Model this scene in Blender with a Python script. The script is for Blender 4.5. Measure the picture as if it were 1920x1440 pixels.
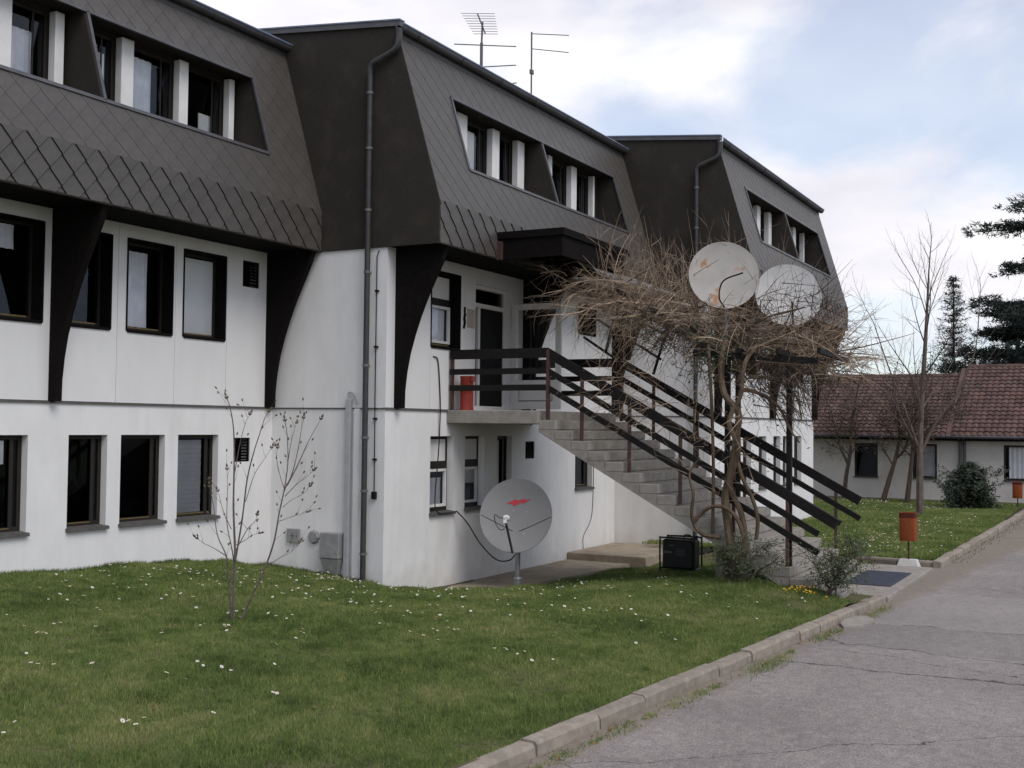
import bpy, math, random
import numpy as np
from mathutils import Vector, Matrix

# ------------------------------------------------------------------ scene, camera, sky, sun
sc = bpy.context.scene
for o in list(bpy.data.objects):
    bpy.data.objects.remove(o)
COL = sc.collection
R = math.radians

CAM_H = 2.6
yaw, pitch, roll = R(28.19), R(2.09), R(0.61)
fwd = Vector((math.cos(yaw) * math.cos(pitch), math.sin(yaw) * math.cos(pitch), math.sin(pitch)))
rgt = Vector((math.sin(yaw), -math.cos(yaw), 0))
upv = rgt.cross(fwd)
c_, s_ = math.cos(roll), math.sin(roll)
rr = rgt * c_ + upv * s_
uu = upv * c_ - rgt * s_
cd = bpy.data.cameras.new('camera')
cam = bpy.data.objects.new('camera', cd)
COL.objects.link(cam)
cd.sensor_width = 36.0
cd.lens = 2180.6 / 1920 * 36.0
cd.clip_start = 0.1
cd.clip_end = 3000
cam.matrix_world = Matrix(((rr.x, uu.x, -fwd.x, 0), (rr.y, uu.y, -fwd.y, 0), (rr.z, uu.z, -fwd.z, CAM_H), (0, 0, 0, 1)))
sc.camera = cam

SUN_DIR = Vector((-0.27, -0.62, 0.80)).normalized()      # towards the sun
sun_el = math.asin(SUN_DIR.z)
sun_az = math.atan2(SUN_DIR.x, SUN_DIR.y)
W = bpy.data.worlds.new('World')
sc.world = W
W.use_nodes = True
nt = W.node_tree
nt.nodes.clear()
def nd(tree, kind, **kw):
    n = tree.nodes.new(kind)
    for k, v in kw.items():
        if k.startswith('i_'):
            n.inputs[k[2:].replace('_', ' ')].default_value = v
        else:
            setattr(n, k, v)
    return n
out = nd(nt, 'ShaderNodeOutputWorld')
sky = nd(nt, 'ShaderNodeTexSky', sky_type='NISHITA', sun_disc=False)
sky.sun_elevation = sun_el
sky.sun_rotation = sun_az
sky.air_density = 1.0
sky.dust_density = 0.6
sky.ozone_density = 2.5
bg1 = nd(nt, 'ShaderNodeBackground')
bg1.inputs['Strength'].default_value = 0.15
nt.links.new(sky.outputs[0], bg1.inputs[0])
tc = nd(nt, 'ShaderNodeTexCoord')
mp = nd(nt, 'ShaderNodeMapping')
mp.inputs['Scale'].default_value = (1.0, 1.0, 2.3)
mp.inputs['Location'].default_value = (10.2, 4.1, 0.6)
nt.links.new(tc.outputs['Generated'], mp.inputs['Vector'])
n1 = nd(nt, 'ShaderNodeTexNoise')
n1.inputs['Scale'].default_value = 1.9
n1.inputs['Detail'].default_value = 9
n1.inputs['Roughness'].default_value = 0.52
n1.inputs['Distortion'].default_value = 0.25
nt.links.new(mp.outputs[0], n1.inputs['Vector'])
cr = nd(nt, 'ShaderNodeValToRGB')
cr.color_ramp.elements[0].position = 0.46
cr.color_ramp.elements[0].color = (0.46, 0.46, 0.46, 1)
cr.color_ramp.elements[1].position = 0.57
cr.color_ramp.interpolation = 'EASE'
nt.links.new(n1.outputs['Fac'], cr.inputs[0])
n2 = nd(nt, 'ShaderNodeTexNoise')
n2.inputs['Scale'].default_value = 3.4
n2.inputs['Detail'].default_value = 6
nt.links.new(mp.outputs[0], n2.inputs['Vector'])
cr2 = nd(nt, 'ShaderNodeValToRGB')
cr2.color_ramp.elements[0].position = 0.36
cr2.color_ramp.elements[0].color = (0.69, 0.68, 0.765, 1)
cr2.color_ramp.elements[1].position = 0.66
cr2.color_ramp.elements[1].color = (0.99, 0.97, 0.965, 1)
nt.links.new(n2.outputs['Fac'], cr2.inputs[0])
bg2 = nd(nt, 'ShaderNodeBackground')
bg2.inputs['Strength'].default_value = 1.0
nt.links.new(cr2.outputs[0], bg2.inputs[0])
mx = nd(nt, 'ShaderNodeMixShader')
nt.links.new(cr.outputs[0], mx.inputs[0])
nt.links.new(bg1.outputs[0], mx.inputs[1])
nt.links.new(bg2.outputs[0], mx.inputs[2])
nt.links.new(mx.outputs[0], out.inputs[0])

sl = bpy.data.lights.new('sun', 'SUN')
sl.energy = 1.5
sl.angle = R(34)
sl.color = (1.0, 0.96, 0.9)
so = bpy.data.objects.new('sun', sl)
COL.objects.link(so)
so.location = (0, 0, 40)
so.rotation_euler = SUN_DIR.to_track_quat('Z', 'Y').to_euler()

vs = sc.view_settings
vs.view_transform = 'Standard'
vs.look = 'None'
vs.exposure = 0.22
vs.gamma = 1.0
vs.use_curve_mapping = False
sc.cycles.use_denoising = True
sc.cycles.max_bounces = 8
sc.cycles.transparent_max_bounces = 12

# ------------------------------------------------------------------ materials
MATS = {}
def srgb(r, g, b):
    f = lambda c: (c / 255 / 12.92) if c / 255 <= 0.04045 else ((c / 255 + 0.055) / 1.055) ** 2.4
    return (f(r), f(g), f(b))

def M(name, c1, c2=None, scale=6.0, rough=0.8, bump=0.0, bscale=80.0, spec=0.3, metal=0.0, rnd=0.0, detail=6,
      stain=None, stain_scale=1.2, stain_at=(0.55, 0.72), stretch=(1, 1, 1), island=0.0, transl=0.0, mid=0.5, wid=0.15, splash=False):
    """Procedural principled material: two colours mixed by noise, optional stain layer, bump and per-object variation."""
    m = bpy.data.materials.new(name)
    m.use_nodes = True
    t = m.node_tree
    t.nodes.clear()
    o = nd(t, 'ShaderNodeOutputMaterial')
    p = nd(t, 'ShaderNodeBsdfPrincipled')
    p.inputs['Roughness'].default_value = rough
    p.inputs['Specular IOR Level'].default_value = spec
    p.inputs['Metallic'].default_value = metal
    tcx = nd(t, 'ShaderNodeTexCoord')
    mpx = nd(t, 'ShaderNodeMapping')
    mpx.inputs['Scale'].default_value = stretch
    t.links.new(tcx.outputs['Object'], mpx.inputs['Vector'])
    c2 = c2 or tuple(x * 0.82 for x in c1)
    nz = nd(t, 'ShaderNodeTexNoise')
    nz.inputs['Scale'].default_value = scale
    nz.inputs['Detail'].default_value = detail
    nz.inputs['Roughness'].default_value = 0.6
    t.links.new(mpx.outputs[0], nz.inputs['Vector'])
    ramp = nd(t, 'ShaderNodeValToRGB')
    ramp.color_ramp.elements[0].position = mid - wid
    ramp.color_ramp.elements[0].color = (*c2, 1)
    ramp.color_ramp.elements[1].position = mid + wid
    ramp.color_ramp.elements[1].color = (*c1, 1)
    t.links.new(nz.outputs['Fac'], ramp.inputs[0])
    col = ramp.outputs[0]
    if stain:
        n3 = nd(t, 'ShaderNodeTexNoise')
        n3.inputs['Scale'].default_value = stain_scale
        n3.inputs['Detail'].default_value = 8
        n3.inputs['Roughness'].default_value = 0.65
        t.links.new(mpx.outputs[0], n3.inputs['Vector'])
        r3 = nd(t, 'ShaderNodeValToRGB')
        r3.color_ramp.elements[0].position = stain_at[0]
        r3.color_ramp.elements[1].position = stain_at[1]
        t.links.new(n3.outputs['Fac'], r3.inputs[0])
        mxx = nd(t, 'ShaderNodeMixRGB')
        mxx.inputs[2].default_value = (*stain, 1)
        t.links.new(r3.outputs[0], mxx.inputs[0])
        t.links.new(col, mxx.inputs[1])
        col = mxx.outputs[0]
    if splash:
        sz = nd(t, 'ShaderNodeSeparateXYZ')
        t.links.new(tcx.outputs['Object'], sz.inputs[0])
        n4 = nd(t, 'ShaderNodeTexNoise')
        n4.inputs['Scale'].default_value = 2.6
        n4.inputs['Detail'].default_value = 8
        n4.inputs['Roughness'].default_value = 0.7
        t.links.new(tcx.outputs['Object'], n4.inputs['Vector'])
        a4 = nd(t, 'ShaderNodeMath', operation='MULTIPLY_ADD')
        t.links.new(sz.outputs[2], a4.inputs[0])
        a4.inputs[1].default_value = -0.55
        t.links.new(n4.outputs['Fac'], a4.inputs[2])
        r4 = nd(t, 'ShaderNodeMapRange')
        r4.inputs['From Min'].default_value = 0.30
        r4.inputs['From Max'].default_value = 0.72
        r4.inputs['To Max'].default_value = 0.38
        t.links.new(a4.outputs[0], r4.inputs['Value'])
        m4 = nd(t, 'ShaderNodeMixRGB')
        m4.inputs[2].default_value = (0.40, 0.36, 0.29, 1)
        t.links.new(r4.outputs[0], m4.inputs[0])
        t.links.new(col, m4.inputs[1])
        col = m4.outputs[0]
        mp5 = nd(t, 'ShaderNodeMapping')
        mp5.inputs['Scale'].default_value = (7, 7, 0.3)
        t.links.new(tcx.outputs['Object'], mp5.inputs['Vector'])
        n5 = nd(t, 'ShaderNodeTexNoise')
        n5.inputs['Scale'].default_value = 1.0
        n5.inputs['Detail'].default_value = 6
        t.links.new(mp5.outputs[0], n5.inputs['Vector'])
        r5 = nd(t, 'ShaderNodeMapRange')
        r5.inputs['From Min'].default_value = 0.52
        r5.inputs['From Max'].default_value = 0.80
        r5.inputs['To Max'].default_value = 0.16
        t.links.new(n5.outputs['Fac'], r5.inputs['Value'])
        m5 = nd(t, 'ShaderNodeMixRGB')
        m5.inputs[2].default_value = (0.52, 0.49, 0.46, 1)
        t.links.new(r5.outputs[0], m5.inputs[0])
        t.links.new(col, m5.inputs[1])
        col = m5.outputs[0]
    if rnd or island:
        hs = nd(t, 'ShaderNodeHueSaturation')
        mr = nd(t, 'ShaderNodeMapRange')
        a = rnd or island
        mr.inputs['To Min'].default_value = 1 - a
        mr.inputs['To Max'].default_value = 1 + a
        if rnd:
            oi = nd(t, 'ShaderNodeObjectInfo')
            t.links.new(oi.outputs['Random'], mr.inputs['Value'])
        else:
            gi = nd(t, 'ShaderNodeNewGeometry')
            t.links.new(gi.outputs['Random Per Island'], mr.inputs['Value'])
        t.links.new(mr.outputs[0], hs.inputs['Value'])
        t.links.new(col, hs.inputs['Color'])
        col = hs.outputs[0]
    t.links.new(col, p.inputs['Base Color'])
    if bump:
        nb = nd(t, 'ShaderNodeTexNoise')
        nb.inputs['Scale'].default_value = bscale
        nb.inputs['Detail'].default_value = 4
        t.links.new(tcx.outputs['Object'], nb.inputs['Vector'])
        bp = nd(t, 'ShaderNodeBump')
        bp.inputs['Strength'].default_value = min(1.0, bump)
        bp.inputs['Distance'].default_value = 0.01
        t.links.new(nb.outputs['Fac'], bp.inputs['Height'])
        t.links.new(bp.outputs[0], p.inputs['Normal'])
    sh = p.outputs[0]
    if transl:
        tb = nd(t, 'ShaderNodeBsdfTranslucent')
        t.links.new(col, tb.inputs[0])
        ms = nd(t, 'ShaderNodeMixShader')
        ms.inputs[0].default_value = transl
        t.links.new(sh, ms.inputs[1])
        t.links.new(tb.outputs[0], ms.inputs[2])
        sh = ms.outputs[0]
    t.links.new(sh, o.inputs[0])
    MATS[name] = m
    return m

M('plaster', (0.76, 0.75, 0.745), (0.70, 0.69, 0.685), 3, 0.9, 0.25, 160, 0.2, stain=(0.60, 0.575, 0.55), stain_scale=0.9, stain_at=(0.56, 0.85), stretch=(1, 1, 0.45), splash=True)
M('panel_white', (0.72, 0.71, 0.705), (0.68, 0.67, 0.665), 2.5, 0.85, 0.15, 200, 0.2, stain=(0.58, 0.56, 0.54), stain_scale=1.1, stain_at=(0.6, 0.9), stretch=(1, 1, 0.3))
M('white_paint', (0.74, 0.73, 0.72), (0.66, 0.65, 0.64), 5, 0.6, 0, spec=0.3)
M('slate', (0.074, 0.065, 0.058), (0.055, 0.049, 0.044), 9, 0.50, 0.35, 90, 0.6, rnd=0.07, stain=(0.098, 0.089, 0.080), stain_scale=4, stain_at=(0.6, 0.85))
M('slate_gap', (0.050, 0.045, 0.041), None, 5, 0.9)
M('felt', (0.040, 0.034, 0.029), (0.028, 0.025, 0.022), 30, 0.9, 0.6, 220, 0.2, stain=(0.055, 0.046, 0.038), stain_scale=2.2, stain_at=(0.5, 0.8))
M('dark_brown', (0.0095, 0.0075, 0.0068), (0.006, 0.005, 0.0046), 12, 0.85, 0.15, 60, 0.08)
M('brown_frame', (0.020, 0.015, 0.011), (0.013, 0.010, 0.008), 20, 0.55, 0.1, 90, 0.35)
M('gold_bead', (0.22, 0.15, 0.055), (0.14, 0.10, 0.04), 20, 0.45, 0, spec=0.5)
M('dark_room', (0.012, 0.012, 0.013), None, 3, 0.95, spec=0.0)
M('sill_grey', (0.10, 0.095, 0.09), (0.07, 0.066, 0.062), 12, 0.7, 0.2, 80)
M('curtain', (0.82, 0.81, 0.84), (0.70, 0.69, 0.74), 6, 0.9)
M('blind', (0.80, 0.79, 0.77), (0.74, 0.73, 0.71), 2, 0.8)
M('shutter_grey', (0.42, 0.42, 0.43), (0.36, 0.36, 0.37), 4, 0.7)
M('metal_gutter', (0.085, 0.085, 0.095), (0.06, 0.058, 0.06), 6, 0.45, 0.1, 60, 0.5, stain=(0.12, 0.10, 0.09), stain_scale=5, stain_at=(0.6, 0.8))
M('pipe_dark', (0.040, 0.040, 0.042), (0.028, 0.028, 0.029), 8, 0.5, 0.1, 50, 0.45, stain=(0.065, 0.055, 0.05), stain_scale=6, stain_at=(0.55, 0.75))
M('sky_tinted_trim', (0.15, 0.19, 0.27), (0.11, 0.14, 0.20), 4, 0.35, 0, spec=0.5)  # blue of the reflected sky is put into this metal's colour
M('pipe_ring', (0.13, 0.125, 0.125), None, 8, 0.5, spec=0.5)
M('conduit', (0.42, 0.43, 0.44), (0.35, 0.355, 0.36), 6, 0.5, spec=0.4)
M('metal_box', (0.30, 0.30, 0.30), (0.22, 0.22, 0.22), 8, 0.5, 0.1, 60, 0.5, stain=(0.20, 0.18, 0.17), stain_scale=5, stain_at=(0.55, 0.8))
M('roof_felt', (0.06, 0.055, 0.055), None, 10, 0.9, 0.4, 90)
M('concrete', (0.31, 0.285, 0.255), (0.24, 0.22, 0.195), 7, 0.9, 0.35, 110, 0.2, stain=(0.19, 0.17, 0.15), stain_scale=2.3, stain_at=(0.53, 0.78))
M('concrete_tan', (0.37, 0.31, 0.235), (0.28, 0.235, 0.18), 4, 0.92, 0.35, 110, 0.2, stain=(0.17, 0.145, 0.115), stain_scale=1.4, stain_at=(0.5, 0.75))
M('kerb', (0.30, 0.258, 0.215), (0.215, 0.185, 0.155), 9, 0.92, 0.5, 70, 0.2, rnd=0.10, stain=(0.19, 0.17, 0.14), stain_scale=3, stain_at=(0.52, 0.75))
M('rail_dark', (0.014, 0.011, 0.010), (0.008, 0.007, 0.006), 14, 0.6, 0.2, 70, 0.18, stain=(0.035, 0.024, 0.019), stain_scale=7, stain_at=(0.62, 0.8))
M('post_rust', (0.085, 0.042, 0.034), (0.055, 0.03, 0.026), 14, 0.7, 0.2, 80, 0.3)
M('door_grey', (0.74, 0.72, 0.69), (0.68, 0.66, 0.63), 6, 0.55, spec=0.4)
M('door_panel', (0.76, 0.73, 0.70), (0.70, 0.68, 0.65), 4, 0.6)
M('doorway_shade', (0.010, 0.010, 0.010), None, 6, 0.6, spec=0.1)  # near-black colour for the shade in the doorway
M('red_paint', (0.42, 0.050, 0.032), (0.35, 0.042, 0.028), 8, 0.45, spec=0.4, stain=(0.25, 0.05, 0.035), stain_scale=9, stain_at=(0.6, 0.8))
M('orange_paint', (0.32, 0.080, 0.024), (0.25, 0.064, 0.022), 14, 0.6, 0.15, 60, 0.3, stain=(0.17, 0.045, 0.02), stain_scale=9, stain_at=(0.55, 0.75))
M('orange_inside', (0.10, 0.022, 0.012), None, 10, 0.8)
M('dish_grey', (0.27, 0.262, 0.262), (0.25, 0.243, 0.243), 2, 0.5, 0, spec=0.35)
M('dish_pale', (0.40, 0.375, 0.355), (0.33, 0.31, 0.29), 3, 0.65, 0.1, 40, 0.3, stain=(0.33, 0.14, 0.045), stain_scale=2.6, stain_at=(0.58, 0.68))
M('dish_white', (0.47, 0.465, 0.46), (0.40, 0.395, 0.39), 3, 0.5, 0, spec=0.35)
M('red_print', (0.60, 0.055, 0.07), (0.52, 0.05, 0.06), 20, 0.5)
M('seam', (0.11, 0.11, 0.115), None, 10, 0.6)
M('steel', (0.30, 0.30, 0.31), (0.22, 0.22, 0.23), 10, 0.42, 0, spec=0.5, metal=0.5)
M('black_plastic', (0.012, 0.012, 0.013), None, 10, 0.42, 0.1, 60, 0.35)
M('decal', (0.16, 0.155, 0.15), None, 30, 0.6)
M('mat_blue', (0.085, 0.092, 0.120), (0.060, 0.066, 0.088), 60, 0.95, 0.6, 300, 0.1)
M('paper', (0.46, 0.40, 0.31), (0.39, 0.34, 0.27), 12, 0.8)
M('bark', (0.115, 0.085, 0.064), (0.06, 0.045, 0.036), 14, 0.9, 0.6, 60, 0.15, stretch=(1, 1, 0.3))
M('bark_pale', (0.16, 0.125, 0.105), (0.085, 0.068, 0.06), 10, 0.9, 0.5, 60, 0.15, stretch=(1, 1, 0.3))
M('vine_bark', (0.155, 0.112, 0.075), (0.05, 0.038, 0.028), 8, 0.9, 0.8, 50, 0.15, stretch=(1, 1, 0.25))
M('twig_tan', (0.41, 0.31, 0.22), (0.21, 0.148, 0.108), 2.5, 0.85, island=0.38)
M('twig_dark', (0.095, 0.068, 0.050), (0.045, 0.034, 0.027), 3, 0.9, island=0.3)
M('sapling_bark', (0.16, 0.125, 0.115), (0.09, 0.07, 0.066), 10, 0.85, island=0.1)
M('bud', (0.13, 0.105, 0.062), (0.085, 0.065, 0.045), 20, 0.8, island=0.3)
M('leaf_ivy', (0.036, 0.060, 0.018), (0.020, 0.034, 0.012), 4, 0.6, spec=0.35, island=0.4, transl=0.15)
M('leaf_pine', (0.026, 0.042, 0.033), (0.014, 0.024, 0.020), 1.2, 0.75, island=0.4)
M('leaf_bush', (0.032, 0.045, 0.026), (0.017, 0.024, 0.014), 3, 0.55, spec=0.3, island=0.45)
M('leaf_shrub', (0.085, 0.105, 0.048), (0.05, 0.066, 0.032), 4, 0.7, island=0.4, transl=0.15)
M('leaf_dry', (0.065, 0.045, 0.035), None, 4, 0.8, island=0.4)
M('soil', (0.13, 0.11, 0.068), (0.09, 0.08, 0.046), 5, 0.95, 0.6, 40, 0.1, stain=(0.085, 0.10, 0.035), stain_scale=1.1, stain_at=(0.42, 0.6))
M('grass_dark', (0.105, 0.145, 0.045), (0.070, 0.10, 0.03), 2, 0.7, 0, spec=0.2, island=0.35, transl=0.2)
M('petal', (0.78, 0.77, 0.74), None, 9, 0.7, transl=0.2)
M('petal_yellow', (0.62, 0.36, 0.03), None, 9, 0.7)
M('roof_tile', (0.125, 0.074, 0.062), (0.080, 0.053, 0.047), 2.2, 0.85, 0.3, 60, 0.2, island=0.18, stain=(0.15, 0.105, 0.088), stain_scale=1.3, stain_at=(0.55, 0.9))
M('house_wall', (0.56, 0.53, 0.50), (0.50, 0.475, 0.45), 2, 0.9, 0.2, 90, 0.2, stain=(0.42, 0.38, 0.34), stain_scale=0.8, stain_at=(0.5, 0.8))
M('plinth', (0.21, 0.18, 0.155), None, 5, 0.9)
M('ground_far', (0.075, 0.095, 0.035), (0.055, 0.07, 0.026), 0.2, 0.95)
M('sheet_plastic', (0.36, 0.36, 0.37), (0.28, 0.28, 0.29), 5, 0.5, transl=0.45)
M('antenna_metal', (0.13, 0.12, 0.13), None, 10, 0.5, spec=0.4)
M('stone_white', (0.60, 0.58, 0.56), (0.5, 0.48, 0.46), 8, 0.85, 0.3, 60)
M('leaf_fallen', (0.24, 0.13, 0.06), (0.16, 0.09, 0.045), 9, 0.85, island=0.3)

def grass_mat():
    m = bpy.data.materials.new('grass')
    m.use_nodes = True
    t = m.node_tree
    t.nodes.clear()
    L = t.links.new
    o = nd(t, 'ShaderNodeOutputMaterial')
    p = nd(t, 'ShaderNodeBsdfPrincipled')
    p.inputs['Roughness'].default_value = 0.7
    p.inputs['Specular IOR Level'].default_value = 0.2
    tb = nd(t, 'ShaderNodeBsdfTranslucent')
    ms = nd(t, 'ShaderNodeMixShader')
    ms.inputs[0].default_value = 0.3
    tcx = nd(t, 'ShaderNodeTexCoord')
    acc = None
    for sc_, wgt in ((0.8, 0.50), (4.2, 0.42), (17.0, 0.38)):
        n = nd(t, 'ShaderNodeTexNoise')
        n.inputs['Scale'].default_value = sc_
        n.inputs['Detail'].default_value = 2
        L(tcx.outputs['Object'], n.inputs['Vector'])
        a = nd(t, 'ShaderNodeMath', operation='MULTIPLY_ADD')
        L(n.outputs['Fac'], a.inputs[0])
        a.inputs[1].default_value = wgt
        if acc: L(acc, a.inputs[2])
        else: a.inputs[2].default_value = 0.0
        acc = a.outputs[0]
    gi = nd(t, 'ShaderNodeNewGeometry')
    a = nd(t, 'ShaderNodeMath', operation='MULTIPLY_ADD')
    L(gi.outputs['Random Per Island'], a.inputs[0])
    a.inputs[1].default_value = 0.22
    L(acc, a.inputs[2])
    r = nd(t, 'ShaderNodeValToRGB')
    e = r.color_ramp.elements
    e[0].position = 0.56; e[0].color = (0.070, 0.112, 0.034, 1)
    e[1].position = 0.98; e[1].color = (0.36, 0.345, 0.15, 1)
    for pos, c in ((0.68, (0.130, 0.185, 0.052)), (0.78, (0.190, 0.245, 0.072)), (0.88, (0.255, 0.290, 0.100))):
        q = e.new(pos); q.color = (*c, 1)
    L(a.outputs[0], r.inputs[0])
    L(r.outputs[0], p.inputs['Base Color'])
    L(r.outputs[0], tb.inputs[0])
    L(p.outputs[0], ms.inputs[1])
    L(tb.outputs[0], ms.inputs[2])
    L(ms.outputs[0], o.inputs[0])
    MATS['grass'] = m
grass_mat()

def glass_mat():
    m = bpy.data.materials.new('glass')
    m.use_nodes = True
    t = m.node_tree
    t.nodes.clear()
    o = nd(t, 'ShaderNodeOutputMaterial')
    g = nd(t, 'ShaderNodeBsdfGlossy')
    g.inputs['Roughness'].default_value = 0.03
    g.inputs['Color'].default_value = (0.75, 0.8, 0.9, 1)
    tr = nd(t, 'ShaderNodeBsdfTransparent')
    tr.inputs[0].default_value = (0.93, 0.94, 0.94, 1)
    fr = nd(t, 'ShaderNodeFresnel')
    fr.inputs['IOR'].default_value = 1.45
    ms = nd(t, 'ShaderNodeMixShader')
    t.links.new(fr.outputs[0], ms.inputs[0])
    t.links.new(tr.outputs[0], ms.inputs[1])
    t.links.new(g.outputs[0], ms.inputs[2])
    t.links.new(ms.outputs[0], o.inputs[0])
    MATS['glass'] = m
glass_mat()

def asphalt_mat():
    m = bpy.data.materials.new('asphalt')
    m.use_nodes = True
    t = m.node_tree
    t.nodes.clear()
    L = t.links.new
    o = nd(t, 'ShaderNodeOutputMaterial')
    p = nd(t, 'ShaderNodeBsdfPrincipled')
    p.inputs['Roughness'].default_value = 0.88
    p.inputs['Specular IOR Level'].default_value = 0.25
    L(p.outputs[0], o.inputs[0])
    tcx = nd(t, 'ShaderNodeTexCoord')
    def noise(scale, detail=6, rough=0.6, vec=None):
        n = nd(t, 'ShaderNodeTexNoise')
        n.inputs['Scale'].default_value = scale
        n.inputs['Detail'].default_value = detail
        n.inputs['Roughness'].default_value = rough
        L(vec or tcx.outputs['Object'], n.inputs['Vector'])
        return n.outputs['Fac']
    def ramp(v, a, ca, b, cb):
        r = nd(t, 'ShaderNodeValToRGB')
        r.color_ramp.elements[0].position = a
        r.color_ramp.elements[0].color = (*ca, 1)
        r.color_ramp.elements[1].position = b
        r.color_ramp.elements[1].color = (*cb, 1)
        L(v, r.inputs[0])
        return r.outputs[0]
    def math_(op, a, b=None):
        n = nd(t, 'ShaderNodeMath', operation=op)
        for i, v in enumerate((a, b)):
            if v is None: continue
            if isinstance(v, (int, float)): n.inputs[i].default_value = v
            else: L(v, n.inputs[i])
        return n.outputs[0]
    def mixc(f, a, b, mode='MIX'):
        n = nd(t, 'ShaderNodeMixRGB', blend_type=mode)
        for i, v in enumerate((f, a, b)):
            if isinstance(v, tuple): n.inputs[i].default_value = (*v, 1)
            elif isinstance(v, (int, float)): n.inputs[i].default_value = v
            else: L(v, n.inputs[i])
        return n.outputs[0]
    big = ramp(noise(0.45, 7), 0.35, (0.212, 0.192, 0.184), 0.68, (0.290, 0.264, 0.254))
    grain = ramp(noise(75, 4, 0.8), 0.34, (0.48, 0.48, 0.49), 0.68, (1.42, 1.40, 1.37))
    grain = mixc(1.0, grain, ramp(noise(7, 6, 0.7), 0.3, (0.78, 0.78, 0.79), 0.7, (1.18, 1.17, 1.15)), 'MULTIPLY')
    col = mixc(1.0, big, grain, 'MULTIPLY')
    speck = ramp(noise(34, 2, 0.5), 0.66, (0, 0, 0), 0.72, (1, 1, 1))
    col = mixc(math_('MULTIPLY', speck, 0.45), col, (0.40, 0.37, 0.35))
    vo = nd(t, 'ShaderNodeTexVoronoi')
    vo.inputs['Scale'].default_value = 62
    L(tcx.outputs['Object'], vo.inputs['Vector'])
    sv = nd(t, 'ShaderNodeSeparateColor')
    L(vo.outputs['Color'], sv.inputs[0])
    col = mixc(1.0, col, ramp(sv.outputs[0], 0.05, (0.80, 0.80, 0.80), 0.95, (1.20, 1.20, 1.20)), 'MULTIPLY')
    sx = nd(t, 'ShaderNodeSeparateXYZ')
    L(tcx.outputs['Object'], sx.inputs[0])
    X, Y = sx.outputs[0], sx.outputs[1]
    w1 = math_('SUBTRACT', noise(1.1, 6, 0.62), 0.5)
    w2 = math_('SUBTRACT', noise(6.0, 4, 0.6), 0.5)
    wob = math_('ADD', math_('MULTIPLY', w1, 0.85), math_('MULTIPLY', w2, 0.10))
    gate = noise(2.3, 3)
    cracks = None
    # cracks crossing the road: X = a + b*(Y-2)
    for a, b, w in ((14.35, 0.20, 0.020), (13.15, -0.05, 0.026), (13.72, 0.30, 0.012), (16.3, 0.0, 0.012), (27.5, 0.1, 0.03), (31.0, -0.15, 0.04), (36.5, 0.1, 0.05), (20.6, 0.35, 0.012), (9.9, -0.9, 0.010), (7.2, 0.5, 0.008)):
        d = math_('SUBTRACT', math_('SUBTRACT', X, a), math_('MULTIPLY', math_('SUBTRACT', Y, 2.0), b))
        d = math_('ABSOLUTE', math_('ADD', d, wob))
        ww = math_('MULTIPLY', gate, w * 2.0)
        k = math_('LESS_THAN', d, ww)
        cracks = k if cracks is None else math_('MAXIMUM', cracks, k)
    col = mixc(math_('MULTIPLY', cracks, 0.8), col, (0.045, 0.04, 0.037))
    # older darker patch between two seams
    d1 = math_('ADD', math_('SUBTRACT', X, 15.35), math_('MULTIPLY', wob, 0.8))
    patch = math_('LESS_THAN', math_('ABSOLUTE', d1), 0.95)
    col = mixc(math_('MULTIPLY', patch, 0.22), col, (0.11, 0.105, 0.105))
    d2 = math_('ADD', math_('SUBTRACT', X, 18.0), math_('MULTIPLY', wob, 1.2))
    pale = math_('LESS_THAN', math_('ABSOLUTE', d2), 1.7)
    col = mixc(math_('MULTIPLY', pale, 0.22), col, (0.33, 0.31, 0.30))
    # silt and dirt washed along the kerb line  Y = 4.87-0.0845 X
    dk = math_('SUBTRACT', math_('SUBTRACT', 4.87, math_('MULTIPLY', X, 0.0845)), Y)
    dk = math_('ADD', dk, math_('MULTIPLY', w1, 0.5))
    dk = math_('ADD', dk, math_('MULTIPLY', w2, 0.35))
    dirt = ramp(dk, 0.10, (1, 1, 1), 0.36, (0, 0, 0))
    col = mixc(math_('MULTIPLY', dirt, 0.75), col, mixc(noise(9, 5), (0.10, 0.08, 0.058), (0.28, 0.235, 0.185)))
    L(col, p.inputs['Base Color'])
    bp = nd(t, 'ShaderNodeBump')
    bp.inputs['Strength'].default_value = 0.55
    bp.inputs['Distance'].default_value = 0.008
    hgt = math_('SUBTRACT', noise(110, 4, 0.7), math_('MULTIPLY', cracks, 1.5))
    L(hgt, bp.inputs['Height'])
    L(bp.outputs[0], p.inputs['Normal'])
    MATS['asphalt'] = m
asphalt_mat()

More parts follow.
